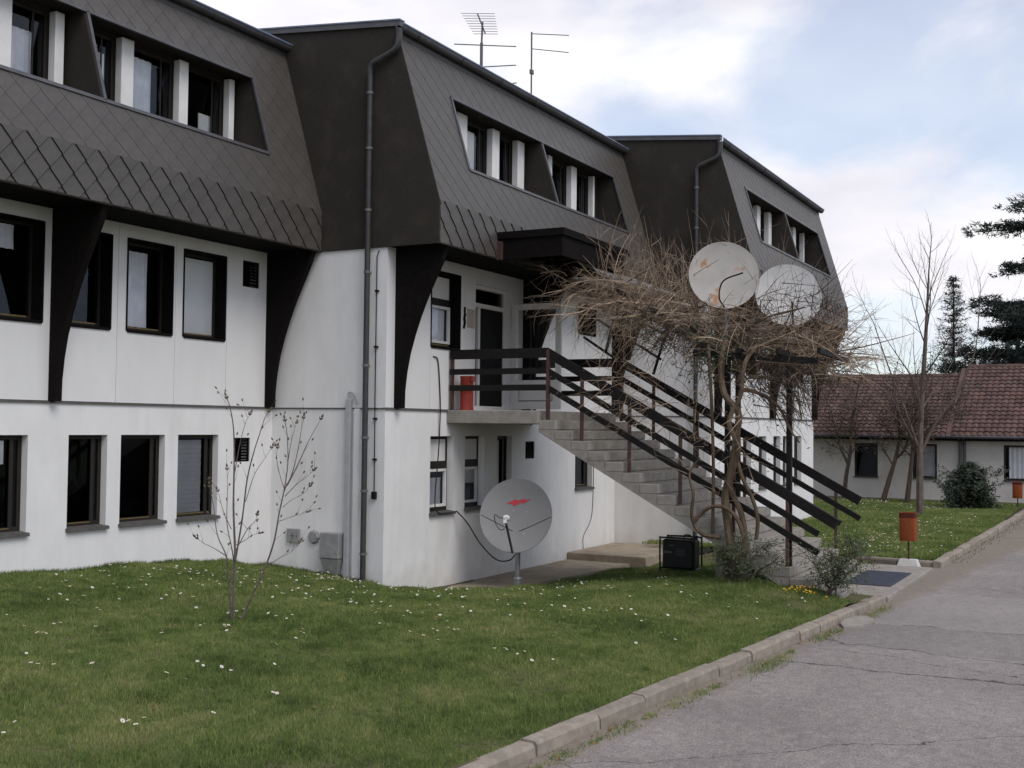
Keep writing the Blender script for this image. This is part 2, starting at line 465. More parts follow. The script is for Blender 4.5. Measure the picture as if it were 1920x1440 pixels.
# ------------------------------------------------------------------ helpers
ORI = {}
class MB:
    """Collects geometry in world coordinates; build() links it as one mesh object."""
    def __init__(s):
        s.v = []
        s.f = []
        s.mi = []
        s.cur = 0
    def add(s, vs_, fs):
        b = len(s.v)
        s.v.extend(vs_)
        for f in fs:
            s.f.append(tuple(i + b for i in f))
            s.mi.append(s.cur)
        return s
    def quad(s, a, b, c, d):
        return s.add([a, b, c, d], [(0, 1, 2, 3)])
    def box(s, x0, x1, y0, y1, z0, z1):
        return s.add([(x0, y0, z0), (x1, y0, z0), (x1, y1, z0), (x0, y1, z0), (x0, y0, z1), (x1, y0, z1), (x1, y1, z1), (x0, y1, z1)],
                     [(0, 3, 2, 1), (4, 5, 6, 7), (0, 1, 5, 4), (1, 2, 6, 5), (2, 3, 7, 6), (3, 0, 4, 7)])
    def cbox(s, x0, x1, y0, y1, z0, z1, c=0.008):
        """box with chamfered edges"""
        vs_, fs = [], []
        X, Y, Z = (x0, x1), (y0, y1), (z0, z1)
        idx = {}
        for i in (0, 1):
            for j in (0, 1):
                for k in (0, 1):
                    sx, sy, sz = (1 if i == 0 else -1), (1 if j == 0 else -1), (1 if k == 0 else -1)
                    idx[i, j, k, 0] = len(vs_); vs_.append((X[i], Y[j] + sy * c, Z[k] + sz * c))
                    idx[i, j, k, 1] = len(vs_); vs_.append((X[i] + sx * c, Y[j], Z[k] + sz * c))
                    idx[i, j, k, 2] = len(vs_); vs_.append((X[i] + sx * c, Y[j] + sy * c, Z[k]))
        g = lambda i, j, k, a: idx[i, j, k, a]
        for i in (0, 1):
            q = [g(i, 0, 0, 0), g(i, 1, 0, 0), g(i, 1, 1, 0), g(i, 0, 1, 0)]
            fs.append(q if i else q[::-1])
            q = [g(0, i, 0, 1), g(1, i, 0, 1), g(1, i, 1, 1), g(0, i, 1, 1)]
            fs.append(q[::-1] if i else q)
            q = [g(0, 0, i, 2), g(1, 0, i, 2), g(1, 1, i, 2), g(0, 1, i, 2)]
            fs.append(q if i else q[::-1])
        for a in (0, 1):
            for b in (0, 1):
                fs.append([g(a, b, 0, 0), g(a, b, 1, 0), g(a, b, 1, 1), g(a, b, 0, 1)])
                fs.append([g(a, 0, b, 0), g(a, 1, b, 0), g(a, 1, b, 2), g(a, 0, b, 2)])
                fs.append([g(0, a, b, 1), g(1, a, b, 1), g(1, a, b, 2), g(0, a, b, 2)])
                for d in (0, 1):
                    fs.append([g(a, b, d, 0), g(a, b, d, 1), g(a, b, d, 2)])
        return s.add(vs_, fs)
    def prism(s, poly, axis, a, b):
        """extrude a 2D polygon along axis ('x': poly is (y,z); 'y': (x,z); 'z': (x,y))"""
        def P(u, v, w):
            return {'x': (w, u, v), 'y': (u, w, v), 'z': (u, v, w)}[axis]
        n = len(poly)
        vs_ = [P(u, v, a) for u, v in poly] + [P(u, v, b) for u, v in poly]
        fs = [tuple(range(n))[::-1], tuple(range(n, 2 * n))]
        fs += [(i, (i + 1) % n, n + (i + 1) % n, n + i) for i in range(n)]
        return s.add(vs_, fs)
    def bar(s, p, q, w, h, up=(0, 0, 1)):
        """rectangular bar from p to q, w across, h along up"""
        p, q = Vector(p), Vector(q)
        d = (q - p).normalized()
        u = Vector(up)
        sd = d.cross(u)
        if sd.length < 1e-4:
            sd = d.cross(Vector((1, 0, 0)))
        sd.normalize()
        u = sd.cross(d).normalized()
        sd = sd * (w / 2)
        u = u * (h / 2)
        vs_ = [tuple(e + a * sd + b * u) for e in (p, q) for a, b in ((-1, -1), (1, -1), (1, 1), (-1, 1))]
        return s.add(vs_, [(3, 2, 1, 0), (4, 5, 6, 7), (0, 1, 5, 4), (1, 2, 6, 5), (2, 3, 7, 6), (3, 0, 4, 7)])
    def tube(s, pts, r, n=6, cap=True):
        pts = [Vector(p) for p in pts]
        k = len(pts)
        rs = r if isinstance(r, (list, tuple)) else [r] * k
        vs_, fs = [], []
        ref = None
        for i, p in enumerate(pts):
            d = pts[min(i + 1, k - 1)] - pts[max(i - 1, 0)]
            if d.length < 1e-9:
                d = Vector((0, 0, 1))
            d.normalize()
            if ref is None:
                ref = Vector((1, 0, 0)) if abs(d.x) < 0.8 else Vector((0, 1, 0))
            a = ref - d * ref.dot(d)
            if a.length < 1e-5:
                a = d.orthogonal()
            a.normalize()
            ref = a
            b = d.cross(a)
            for j in range(n):
                t = 2 * math.pi * j / n
                vs_.append(tuple(p + (a * math.cos(t) + b * math.sin(t)) * rs[i]))
        for i in range(k - 1):
            for j in range(n):
                j2 = (j + 1) % n
                fs.append((i * n + j, i * n + j2, (i + 1) * n + j2, (i + 1) * n + j))
        if cap:
            fs.append(tuple(range(n))[::-1])
            fs.append(tuple(range((k - 1) * n, k * n)))
        return s.add(vs_, fs)
    def lathe(s, prof, c, n=24, axis=None, close=False):
        """prof: list of (r, h); axis frame matrix (3x3) optional with h along its z"""
        c = Vector(c)
        A = axis or Matrix.Identity(3)
        vs_, fs = [], []
        for r, h in prof:
            for j in range(n):
                t = 2 * math.pi * j / n
                vs_.append(tuple(c + A @ Vector((r * math.cos(t), r * math.sin(t), h))))
        for i in range(len(prof) - 1):
            for j in range(n):
                j2 = (j + 1) % n
                fs.append((i * n + j, i * n + j2, (i + 1) * n + j2, (i + 1) * n + j))
        return s.add(vs_, fs)
    def build(s, name, mat, parent=None, smooth=False, origin=None):
        me = bpy.data.meshes.new(name)
        o = Vector(origin) if origin is not None else (ORI[parent.name] if parent is not None else Vector((0, 0, 0)))
        me.from_pydata([(x - o.x, y - o.y, z - o.z) for x, y, z in s.v], [], s.f)
        mats = mat if isinstance(mat, (list, tuple)) else [mat]
        for mm in mats:
            me.materials.append(MATS[mm])
        if len(mats) > 1:
            me.polygons.foreach_set('material_index', s.mi)
        if smooth:
            me.polygons.foreach_set('use_smooth', [True] * len(me.polygons))
            try:
                me.set_sharp_from_angle(angle=R(40))
            except Exception:
                pass
        me.update()
        ob = bpy.data.objects.new(name, me)
        COL.objects.link(ob)
        if parent is not None:
            ob.parent = parent
            ob.location = o - ORI[parent.name]
        else:
            ob.location = o
        ORI[ob.name] = o.copy()
        return ob

def tag(o, label, cat, group=None):
    o['label'] = label
    o['category'] = cat
    if group:
        o['group'] = group
    return o
def thing(name, loc, label, cat, group=None):
    o = bpy.data.objects.new(name, None)
    o.empty_display_size = 0.2
    COL.objects.link(o)
    o.location = loc
    ORI[o.name] = Vector(loc)
    return tag(o, label, cat, group)
def structure(o):
    o['kind'] = 'structure'
    return o
def stuff(o):
    o['kind'] = 'stuff'
    return o
def copy_tree(o, parent=None, delta=Vector((0, 0, 0))):
    c = o.copy()
    COL.objects.link(c)
    if parent is None:
        c.location = o.location + delta
    else:
        c.parent = parent
    ORI[c.name] = ORI[o.name] + delta
    for ch in list(o.children):
        copy_tree(ch, c, delta)
    return c
def smoothpath(pts, n=6):
    """Catmull-Rom through points"""
    P = [Vector(p) for p in pts]
    P = [P[0] * 2 - P[1]] + P + [P[-1] * 2 - P[-2]]
    res = []
    for i in range(1, len(P) - 2):
        for k in range(n):
            t = k / n
            a, b, c, d = P[i - 1], P[i], P[i + 1], P[i + 2]
            res.append(0.5 * ((2 * b) + (c - a) * t + (2 * a - 5 * b + 4 * c - d) * t * t + (3 * b - a - 3 * c + d) * t ** 3))
    res.append(P[-2])
    return res

# ------------------------------------------------------------------ terrain
def kerb_y(x):
    return 4.87 - 0.0845 * x
CTRL = []
for x in (2, 4, 6, 8, 10, 12, 14, 16, 17.5):
    CTRL.append((x, kerb_y(x) + 0.2, 0.105))
CTRL += [(2, 12.8, .75), (6, 12.8, .74), (8, 12.8, .69), (10, 12.8, .63), (12, 12.8, .575), (13, 12.8, .51), (14, 12.8, .43), (15, 12.8, .28), (15.2, 12.4, .20),
         (15.2, 11.6, .165), (15.2, 10.85, .115), (15.7, 10.4, -.02), (16.5, 10.3, -.16), (17.2, 9.8, -.24), (18.5, 9.5, -.26), (20, 9.4, -.26),
         (22, 9.0, -.26), (24, 9.5, -.26), (22, 8.0, -.12), (20, 8.3, -.10), (18.6, 8.6, -.12), (17.4, 8.9, -.10), (16.3, 9.3, -.02),
         (17.2, 4.3, .26), (17.2, 5.2, .34), (17.1, 6.4, .22), (17.5, 7.4, .08), (19, 7.4, .03), (20.5, 7.3, .0), (22, 6.5, .0), (24, 7.0, .02), (20.5, 5.5, .12), (22, 4.8, .06),
         (15, 8.2, .14), (13, 8.5, .26), (11, 9.0, .40), (8, 8.5, .42), (5, 8.5, .45), (10, 6.5, .30), (13, 6.2, .26), (7, 6.0, .27), (15.3, 6.0, .27), (11, 11, .52), (14, 10.6, .25), (24.6, 5, .05)]
CT = np.array(CTRL)
def hgt(x, y):
    x = np.atleast_1d(np.asarray(x, float))
    y = np.atleast_1d(np.asarray(y, float))
    d2 = (x[:, None] - CT[None, :, 0]) ** 2 + (y[:, None] - CT[None, :, 1]) ** 2
    w = 1.0 / (d2 + 0.05) ** 1.6
    return (w * CT[None, :, 2]).sum(1) / w.sum(1)
def hz(x, y):
    return float(hgt(x, y)[0])

structure(MB().quad((-900, -900, -0.6), (900, -900, -0.6), (900, 900, -0.6), (-900, 900, -0.6)).build('ground', 'ground_far'))
road = MB()
road.quad((-40, -9, 0), (140, -9, 0), (140, 5.2, 0), (-40, 5.2, 0))
structure(road.build('road', 'asphalt'))

# lawn soil sheet, gently mounded
nx, ny = 115, 52
gv, gf = [], []
for i in range(nx + 1):
    x = 1.5 + (24.7 - 1.5) * i / nx
    y0 = kerb_y(x) + 0.13 if x < 18.1 else 4.55
    for j in range(ny + 1):
        gv.append((x, y0 + (12.95 - y0) * j / ny))
zz = hgt([a for a, b in gv], [b for a, b in gv])
zz = np.where(np.array([a for a, b in gv]) > 18.1, np.minimum(zz, 0.1), zz)
mb = MB()
fs = []
for i in range(nx):
    for j in range(ny):
        a = i * (ny + 1) + j
        fs.append((a, a + ny + 1, a + ny + 2, a + 1))
mb.add([(p[0], p[1], float(z)) for p, z in zip(gv, zz)], fs)
structure(mb.build('lawn', 'soil', smooth=True))
# second lawn beyond the path
def hz2(x, y):
    return 0.075 + 0.03 * math.sin(x * 0.5) * math.sin(y * 0.8)
mb = MB()
fs = []
n2x, n2y = 40, 24
for i in range(n2x + 1):
    x = 24.1 + (46 - 24.1) * i / n2x
    for j in range(n2y + 1):
        y = 3.33 + (13 - 3.33) * j / n2y
        mb.v.append((x, y, hz2(x, y)))
for i in range(n2x):
    for j in range(n2y):
        a = i * (n2y + 1) + j
        if 24.1 + 21.9 * i / n2x < 33.4 and 3.33 + 9.67 * (j + 1) / n2y > 8.6: continue
        mb.f.append((a, a + n2y + 1, a + n2y + 2, a + 1)); mb.mi.append(0)
structure(mb.build('lawn', 'soil', smooth=True))

# kerbs: every stone its own piece
def kerb_line(name, pts, inward):
    """pts: joints along the road-side top edge; inward = unit vector to the lawn"""
    rng = random.Random(5 + len(pts))
    root = MB()
    root.bar((pts[0][0] + inward[0] * 0.07, pts[0][1] + inward[1] * 0.07, -0.06), (pts[-1][0] + inward[0] * 0.07, pts[-1][1] + inward[1] * 0.07, -0.06), 0.10, 0.10)
    k = structure(root.build(name, 'kerb'))
    for a, b in zip(pts, pts[1:]):
        a, b = Vector((*a, 0)), Vector((*b, 0))
        d = (b - a)
        L = d.length
        d.normalize()
        m = Vector((*inward, 0))
        h = 0.115 + rng.uniform(-0.012, 0.012)
        o0 = rng.uniform(-0.012, 0.012)
        w = 0.15
        g = 0.007
        t = MB()
        prof = [(0, -0.05), (0.006, h - 0.03), (0.028, h), (w, h + 0.004), (w, -0.05)]
        vs_ = []
        for e in (g, L * 0.5, L - g):
            jit = rng.uniform(-0.005, 0.005)
            for u, z in prof:
                q = a + d * e + m * (u + o0 + (jit if u < 0.05 else 0))
                vs_.append((q.x, q.y, z + (rng.uniform(-0.004, 0.004) if z > 0 else 0)))
        n = len(prof)
        f = [tuple(range(n))[::-1], tuple(range(2 * n, 3 * n))]
        for r_ in range(2):
            f += [(r_ * n + i, r_ * n + (i + 1) % n, (r_ + 1) * n + (i + 1) % n, (r_ + 1) * n + i) for i in range(n)]
        t.add(vs_, f)
        t.build('kerb_stone', 'kerb', k)
    return k
js = [4.4, 5.4, 6.35, 7.3, 8.27, 9.3, 10.17, 11.06, 11.9, 12.8, 13.6, 14.4, 15.15, 15.9, 16.65, 17.4, 18.25]
kerb_line('kerb', [(x, kerb_y(x)) for x in js], (0.084, 0.996))
far_pts = [(23.4 + i * 1.0, 3.27 - 0.016 * i) for i in range(0, 21)]
kerb_line('kerb', far_pts, (0.016, 1.0))
kerb_line('kerb', [(23.42, 3.27), (23.5, 4.1), (23.6, 4.9)], (1.0, -0.1))

# paving by the middle block wall, and the raised slab in the corner
mb = MB()
mb.prism([(15.9, 10.5), (16.6, 10.05), (18.0, 9.45), (20.0, 9.25), (22.0, 9.1), (24.6, 9.1), (24.6, 10.55), (15.9, 10.55)], 'z', -0.42, -0.17)
structure(mb.build('path', 'concrete_tan'))
mb = MB()
mb.cbox(22.15, 24.66, 8.75, 10.52, -0.4, -0.02, 0.015)
structure(mb.build('pavement', 'concrete_tan'))
# entrance slab in front of the steps
mb = MB()
mb.cbox(18.35, 22.75, 3.32, 4.75, -0.2, 0.075, 0.012)
mb.cbox(17.3, 18.345, 3.80, 4.75, -0.2, 0.20, 0.012)
structure(mb.build('pavement', 'concrete'))

# ------------------------------------------------------------------ the stepped building: three blocks
Z0, ZS, ZH, ZF, ZG = -0.55, 2.86, 5.46, 6.13, 8.90       # base, string course, hem, fold, gutter
OV = 0.97                                                 # overhang of the mansard
SK = 0.83 / 2.77                                          # slope of the mansard (dy/dz)
BW = 9.29
def holes_wall(mb, x0, x1, z0, z1, y, depth, holes):
    xs = sorted({x0, x1, *[h[0] for h in holes], *[h[1] for h in holes]})
    zs = sorted({z0, z1, *[h[2] for h in holes], *[h[3] for h in holes]})
    xs = [x for x in xs if x0 <= x <= x1]
    zs = [z for z in zs if z0 <= z <= z1]
    for a, b in zip(xs, xs[1:]):
        for c, d in zip(zs, zs[1:]):
            mx_, mz_ = (a + b) / 2, (c + d) / 2
            if any(h[0] < mx_ < h[1] and h[2] < mz_ < h[3] for h in holes):
                continue
            mb.quad((a, y, c), (b, y, c), (b, y, d), (a, y, d))
    for hx0, hx1, hz0, hz1 in holes:
        e = y + depth
        mb.quad((hx0, y, hz0), (hx0, y, hz1), (hx0, e, hz1), (hx0, e, hz0))
        mb.quad((hx1, y, hz1), (hx1, y, hz0), (hx1, e, hz0), (hx1, e, hz1))
        mb.quad((hx0, y, hz1), (hx1, y, hz1), (hx1, e, hz1), (hx0, e, hz1))
        mb.quad((hx0, y, hz0), (hx0, e, hz0), (hx1, e, hz0), (hx1, y, hz0))

def frame_ring(mb, x0, x1, z0, z1, y0, y1, t, tb=None):
    tb = tb or t
    mb.box(x0, x0 + t, y0, y1, z0, z1)
    mb.box(x1 - t, x1, y0, y1, z0, z1)
    mb.box(x0 + t, x1 - t, y0, y1, z1 - t, z1)
    mb.box(x0 + t, x1 - t, y0, y1, z0, z0 + tb)

def folded(mb, x0, x1, z0, z1, y, amp=0.02, n=26, taper=0.0):
    vs_, fs = [], []
    for i in range(n + 1):
        t = i / n
        for k in range(5):
            s = k / 4
            xx = x0 + (x1 - x0) * t * (1 - taper * (1 - s) * 0.0)
            vs_.append((xx + 0.01 * math.sin(9 * t + 3 * s), y + amp * math.sin(t * n * 1.05) * (0.5 + 0.5 * (1 - s)), z0 + (z1 - z0) * s))
    for i in range(n):
        for k in range(4):
            a = i * 5 + k
            fs.append((a, a + 5, a + 6, a + 1))
    mb.add(vs_, fs)

def window(bl, x0, x1, z0, z1, yw, style, cover=None):
    """style: 'ground' white reveal, 'upper' dark casing, 'sash' white lower sash with blank panel, 'dormer'"""
    yg = yw + {'ground': 0.115, 'upper': 0.20, 'sash': 0.13, 'sash_upper': 0.20, 'dormer': 0.03}[style]
    f = MB()
    if style == 'dormer':
        frame_ring(f, x0, x1, z0, z1, yg, yg + 0.07, 0.055)
        f.box(x1 - 0.26, x1 - 0.235, yg - 0.012, yg, z0 + 0.055, z1 - 0.055)
    elif style in ('sash', 'sash_upper'):
        frame_ring(f, x0, x1, z0, z1, yg, yg + 0.07, 0.05, 0.10)
        zm = z0 + (z1 - z0) * 0.57
        f.box(x0 + 0.05, x1 - 0.05, yg, yg + 0.07, zm, zm + 0.13)
    else:
        frame_ring(f, x0, x1, z0, z1, yg, yg + 0.07, 0.06, 0.085)
        if style == 'ground':
            f.box(x1 - 0.20, x1 - 0.14, yg - 0.015, yg, z0 + 0.085, z1 - 0.06)
    w = f.build('window', 'brown_frame', bl)
    if style in ('upper', 'sash_upper'):
        c = MB()                                    # dark lining of the reveal
        c.box(x0 - 0.004, x0 + 0.022, yw - 0.012, yg, z0, z1)
        c.box(x1 - 0.022, x1 + 0.004, yw - 0.012, yg, z0, z1)
        c.box(x0 + 0.022, x1 - 0.022, yw - 0.012, yg, z1 - 0.022, z1 + 0.004)
        c.box(x0 + 0.022, x1 - 0.022, yw - 0.022, yg, z0 - 0.02, z0 + 0.02)
        c.build('casing', 'dark_brown', w)
        b = MB()
        b.box(x0 + 0.08, x1 - 0.10, yg - 0.006, yg, z0 + 0.065, z0 + 0.083)
        b.build('glazing_bead', 'gold_bead', w)
    if style in ('ground',):
        b = MB()
        b.box(x0 + 0.08, x1 - 0.17, yg - 0.005, yg, z0 + 0.066, z0 + 0.078)
        b.build('glazing_bead', 'gold_bead', w)
    if style in ('ground', 'sash'):
        s_2 = MB()
        s_2.prism([(yw + 0.11, z0 - 0.008), (yw + 0.11, z0 + 0.03), (yw - 0.055, z0 + 0.012), (yw - 0.06, z0 - 0.03), (yw - 0.045, z0 - 0.034), (yw - 0.002, z0 - 0.008)], 'x', x0 - 0.02, x1 + 0.02)
        s_2.build('sill', 'sill_grey', w)
    if style in ('sash', 'sash_upper'):
        zm = z0 + (z1 - z0) * 0.57
        b = MB()
        b.box(x0 + 0.055, x1 - 0.055, yg + 0.006, yg + 0.03, zm + 0.135, z1 - 0.055)
        b.build('blank_panel', 'panel_white', w)
        b = MB()
        frame_ring(b, x0 + 0.05, x1 - 0.05, z0 + 0.10, zm, yg - 0.02, yg + 0.03, 0.045)
        b.build('sash', 'white_paint', w)
        gx0, gx1, gz0, gz1 = x0 + 0.09, x1 - 0.09, z0 + 0.14, zm - 0.04
    else:
        gx0, gx1, gz0, gz1 = x0 + 0.05, x1 - 0.05, z0 + 0.06, z1 - 0.05
    MB().quad((gx0, yg + 0.02, gz0), (gx1, yg + 0.02, gz0), (gx1, yg + 0.02, gz1), (gx0, yg + 0.02, gz1)).build('pane', 'glass', w)
    if cover:
        kind, fx0, fx1, fz0, fz1 = cover
        a0, a1 = gx0 + (gx1 - gx0) * fx0, gx0 + (gx1 - gx0) * fx1
        b0, b1 = gz0 + (gz1 - gz0) * fz0, gz0 + (gz1 - gz0) * fz1
        c = MB()
        if kind == 'curtain':
            folded(c, a0, a1, b0, b1, yg + 0.062)
            c.build('curtain', 'curtain', w, smooth=True)
        elif kind == 'shutter':
            n = 16
            for k in range(n):
                c.box(a0, a1, yg + 0.05 + 0.004 * (k % 2), yg + 0.075, b0 + (b1 - b0) * k / n + 0.002, b0 + (b1 - b0) * (k + 1) / n)
            c.build('roller_shutter', 'shutter_grey', w)
        else:
            c.box(a0, a1, yg + 0.034, yg + 0.040, b0, b1)
            c.build('blind', 'blind', w)
    return w

def vent(bl, x0, x1, z0, z1, yw):
    v = MB()
    frame_ring(v, x0, x1, z0, z1, yw + 0.02, yw + 0.05, 0.025)
    n = 7
    for i in range(n):
        zc = z0 + 0.03 + (z1 - z0 - 0.06) * (i + 0.5) / n
        v.bar((x0 + 0.02, yw + 0.05, zc), (x1 - 0.02, yw + 0.05, zc), 0.05, 0.006, (0, 0.6, 1))
    v.build('vent', 'dark_brown', bl)

FINPROF = [(0.15, 2.875), (0.155, 3.15), (0.19, 3.45), (0.25, 3.75), (0.34, 4.05), (0.45, 4.35), (0.58, 4.65), (0.73, 4.95), (0.87, 5.22), (0.955, 5.455)]
def fin(bl, x0, x1, yw):
    poly = [(yw - d, z) for d, z in FINPROF] + [(yw - 0.0, 5.455), (yw - 0.0, 2.875)]
    MB().prism(poly, 'x', x0, x1).build('fin', 'dark_brown', bl)

def clip_poly(poly, xmin, xmax, ymin, ymax):
    for ax, lim, sg in ((0, xmin, 1), (0, xmax, -1), (1, ymin, 1), (1, ymax, -1)):
        res = []
        for i in range(len(poly)):
            a, b = poly[i], poly[(i + 1) % len(poly)]
            ia, ib = sg * (a[ax] - lim) >= -1e-9, sg * (b[ax] - lim) >= -1e-9
            if ia: res.append(a)
            if ia != ib:
                t = (lim - a[ax]) / (b[ax] - a[ax])
                res.append((a[0] + (b[0] - a[0]) * t, a[1] + (b[1] - a[1]) * t))
        poly = res
        if len(poly) < 3:
            return []
    return poly

SW, SH = 0.37, 0.20     # slate diamond: width between tips, half height = row pitch
LS = math.hypot(0.83, 2.77)
def slate_mesh_pts(poly, cu, cv):
    """thin slab, lower tip proud, in local (u, n, v) coordinates around (cu, cv)"""
    vs_ = []
    for u, v in poly:
        lift = LIFT[0] - (v - cv + SH) / (2 * SH) * (LIFT[0] - 0.003)
        vs_.append((u - cu, -lift, v - cv))
    for u, v in poly:
        vs_.append((u - cu, 0.004, v - cv))
    n = len(poly)
    fs = [tuple(range(n))] + [(i, n + i, n + (i + 1) % n, (i + 1) % n) for i in range(n)]
    return vs_, fs
SHARED = {}
LIFT = [0.020]
def slates(roof, x0, yw, rects, surf, rng, cap, first_visible):
    """surf 'slope' or 'band'; rects allowed areas in (u, v); returns pieces"""
    if surf == 'slope':
        org = Vector((x0, yw - OV, ZF))
        ang = -math.atan2(0.83, 2.77)
        vmax = LS
    else:
        org = Vector((x0, yw - OV, ZH))
        ang = 0.0
        vmax = ZF - ZH
    rot = Matrix.Rotation(ang, 3, 'X')
    pieces = []
    rows = int(vmax / SH) + 3
    for r in range(-1, rows):
        cv = r * SH + (0.05 if surf == 'slope' else 0.09)
        for c in range(-1, int(BW / SW) + 2):
            cu = (c + 0.5 * (r % 2)) * SW + 0.1
            g = 0.002 if surf == 'slope' else 0.0075
            poly = [(cu, cv - SH + g), (cu + SW / 2 - g, cv), (cu, cv + SH - g), (cu - SW / 2 + g, cv)]
            for (a, b, c0, d) in rects:
                q = clip_poly(poly, a, b, c0, d)
                if len(q) >= 3:
                    area = abs(sum(q[i][0] * q[(i + 1) % len(q)][1] - q[(i + 1) % len(q)][0] * q[i][1] for i in range(len(q)))) / 2
                    if area > 0.002:
                        full = len(q) == 4 and area > SW * SH * 0.90
                        pieces.append((cu, cv, q, full, area))
    res = []
    for cu, cv, q, full, area in pieces:
        loc = org + rot @ Vector((cu, 0, cv))
        res.append((loc, ang, q, full, cu, cv, area))
    return res

def build_slates(roof, lst, cam_limit=300, xmin=-99):
    lst = sorted(lst, key=lambda e: (e[0].x < xmin, -(e[6] > 0.02), (e[0] - Vector((0, 0, CAM_H))).length))
    one, rest = lst[:cam_limit], lst[cam_limit:]
    o = ORI[roof.name]
    for loc, ang, q, full, cu, cv, area in one:
        key = 'slope' if abs(ang) > 0.01 else 'band'
        LIFT[0] = 0.009 if key == 'slope' else 0.036
        if full and key in SHARED:
            me = SHARED[key]
        else:
            v, f = slate_mesh_pts(q, cu, cv)
            me = bpy.data.meshes.new('slate')
            me.from_pydata(v, [], f)
            me.materials.append(MATS['slate'])
            if full: SHARED[key] = me
        ob = bpy.data.objects.new('slate', me)
        COL.objects.link(ob)
        ob.parent = roof
        ob.location = loc - o
        ob.rotation_euler = (ang, 0, 0)
    if rest:
        mb = MB()
        for loc, ang, q, full, cu, cv, area in rest:
            rot = Matrix.Rotation(ang, 3, 'X')
            LIFT[0] = 0.009 if abs(ang) > 0.01 else 0.036
            v, f = slate_mesh_pts(q, cu, cv)
            mb.add([tuple(loc + rot @ Vector(p)) for p in v], f)
        stuff(mb.build('slates', 'slate', roof))

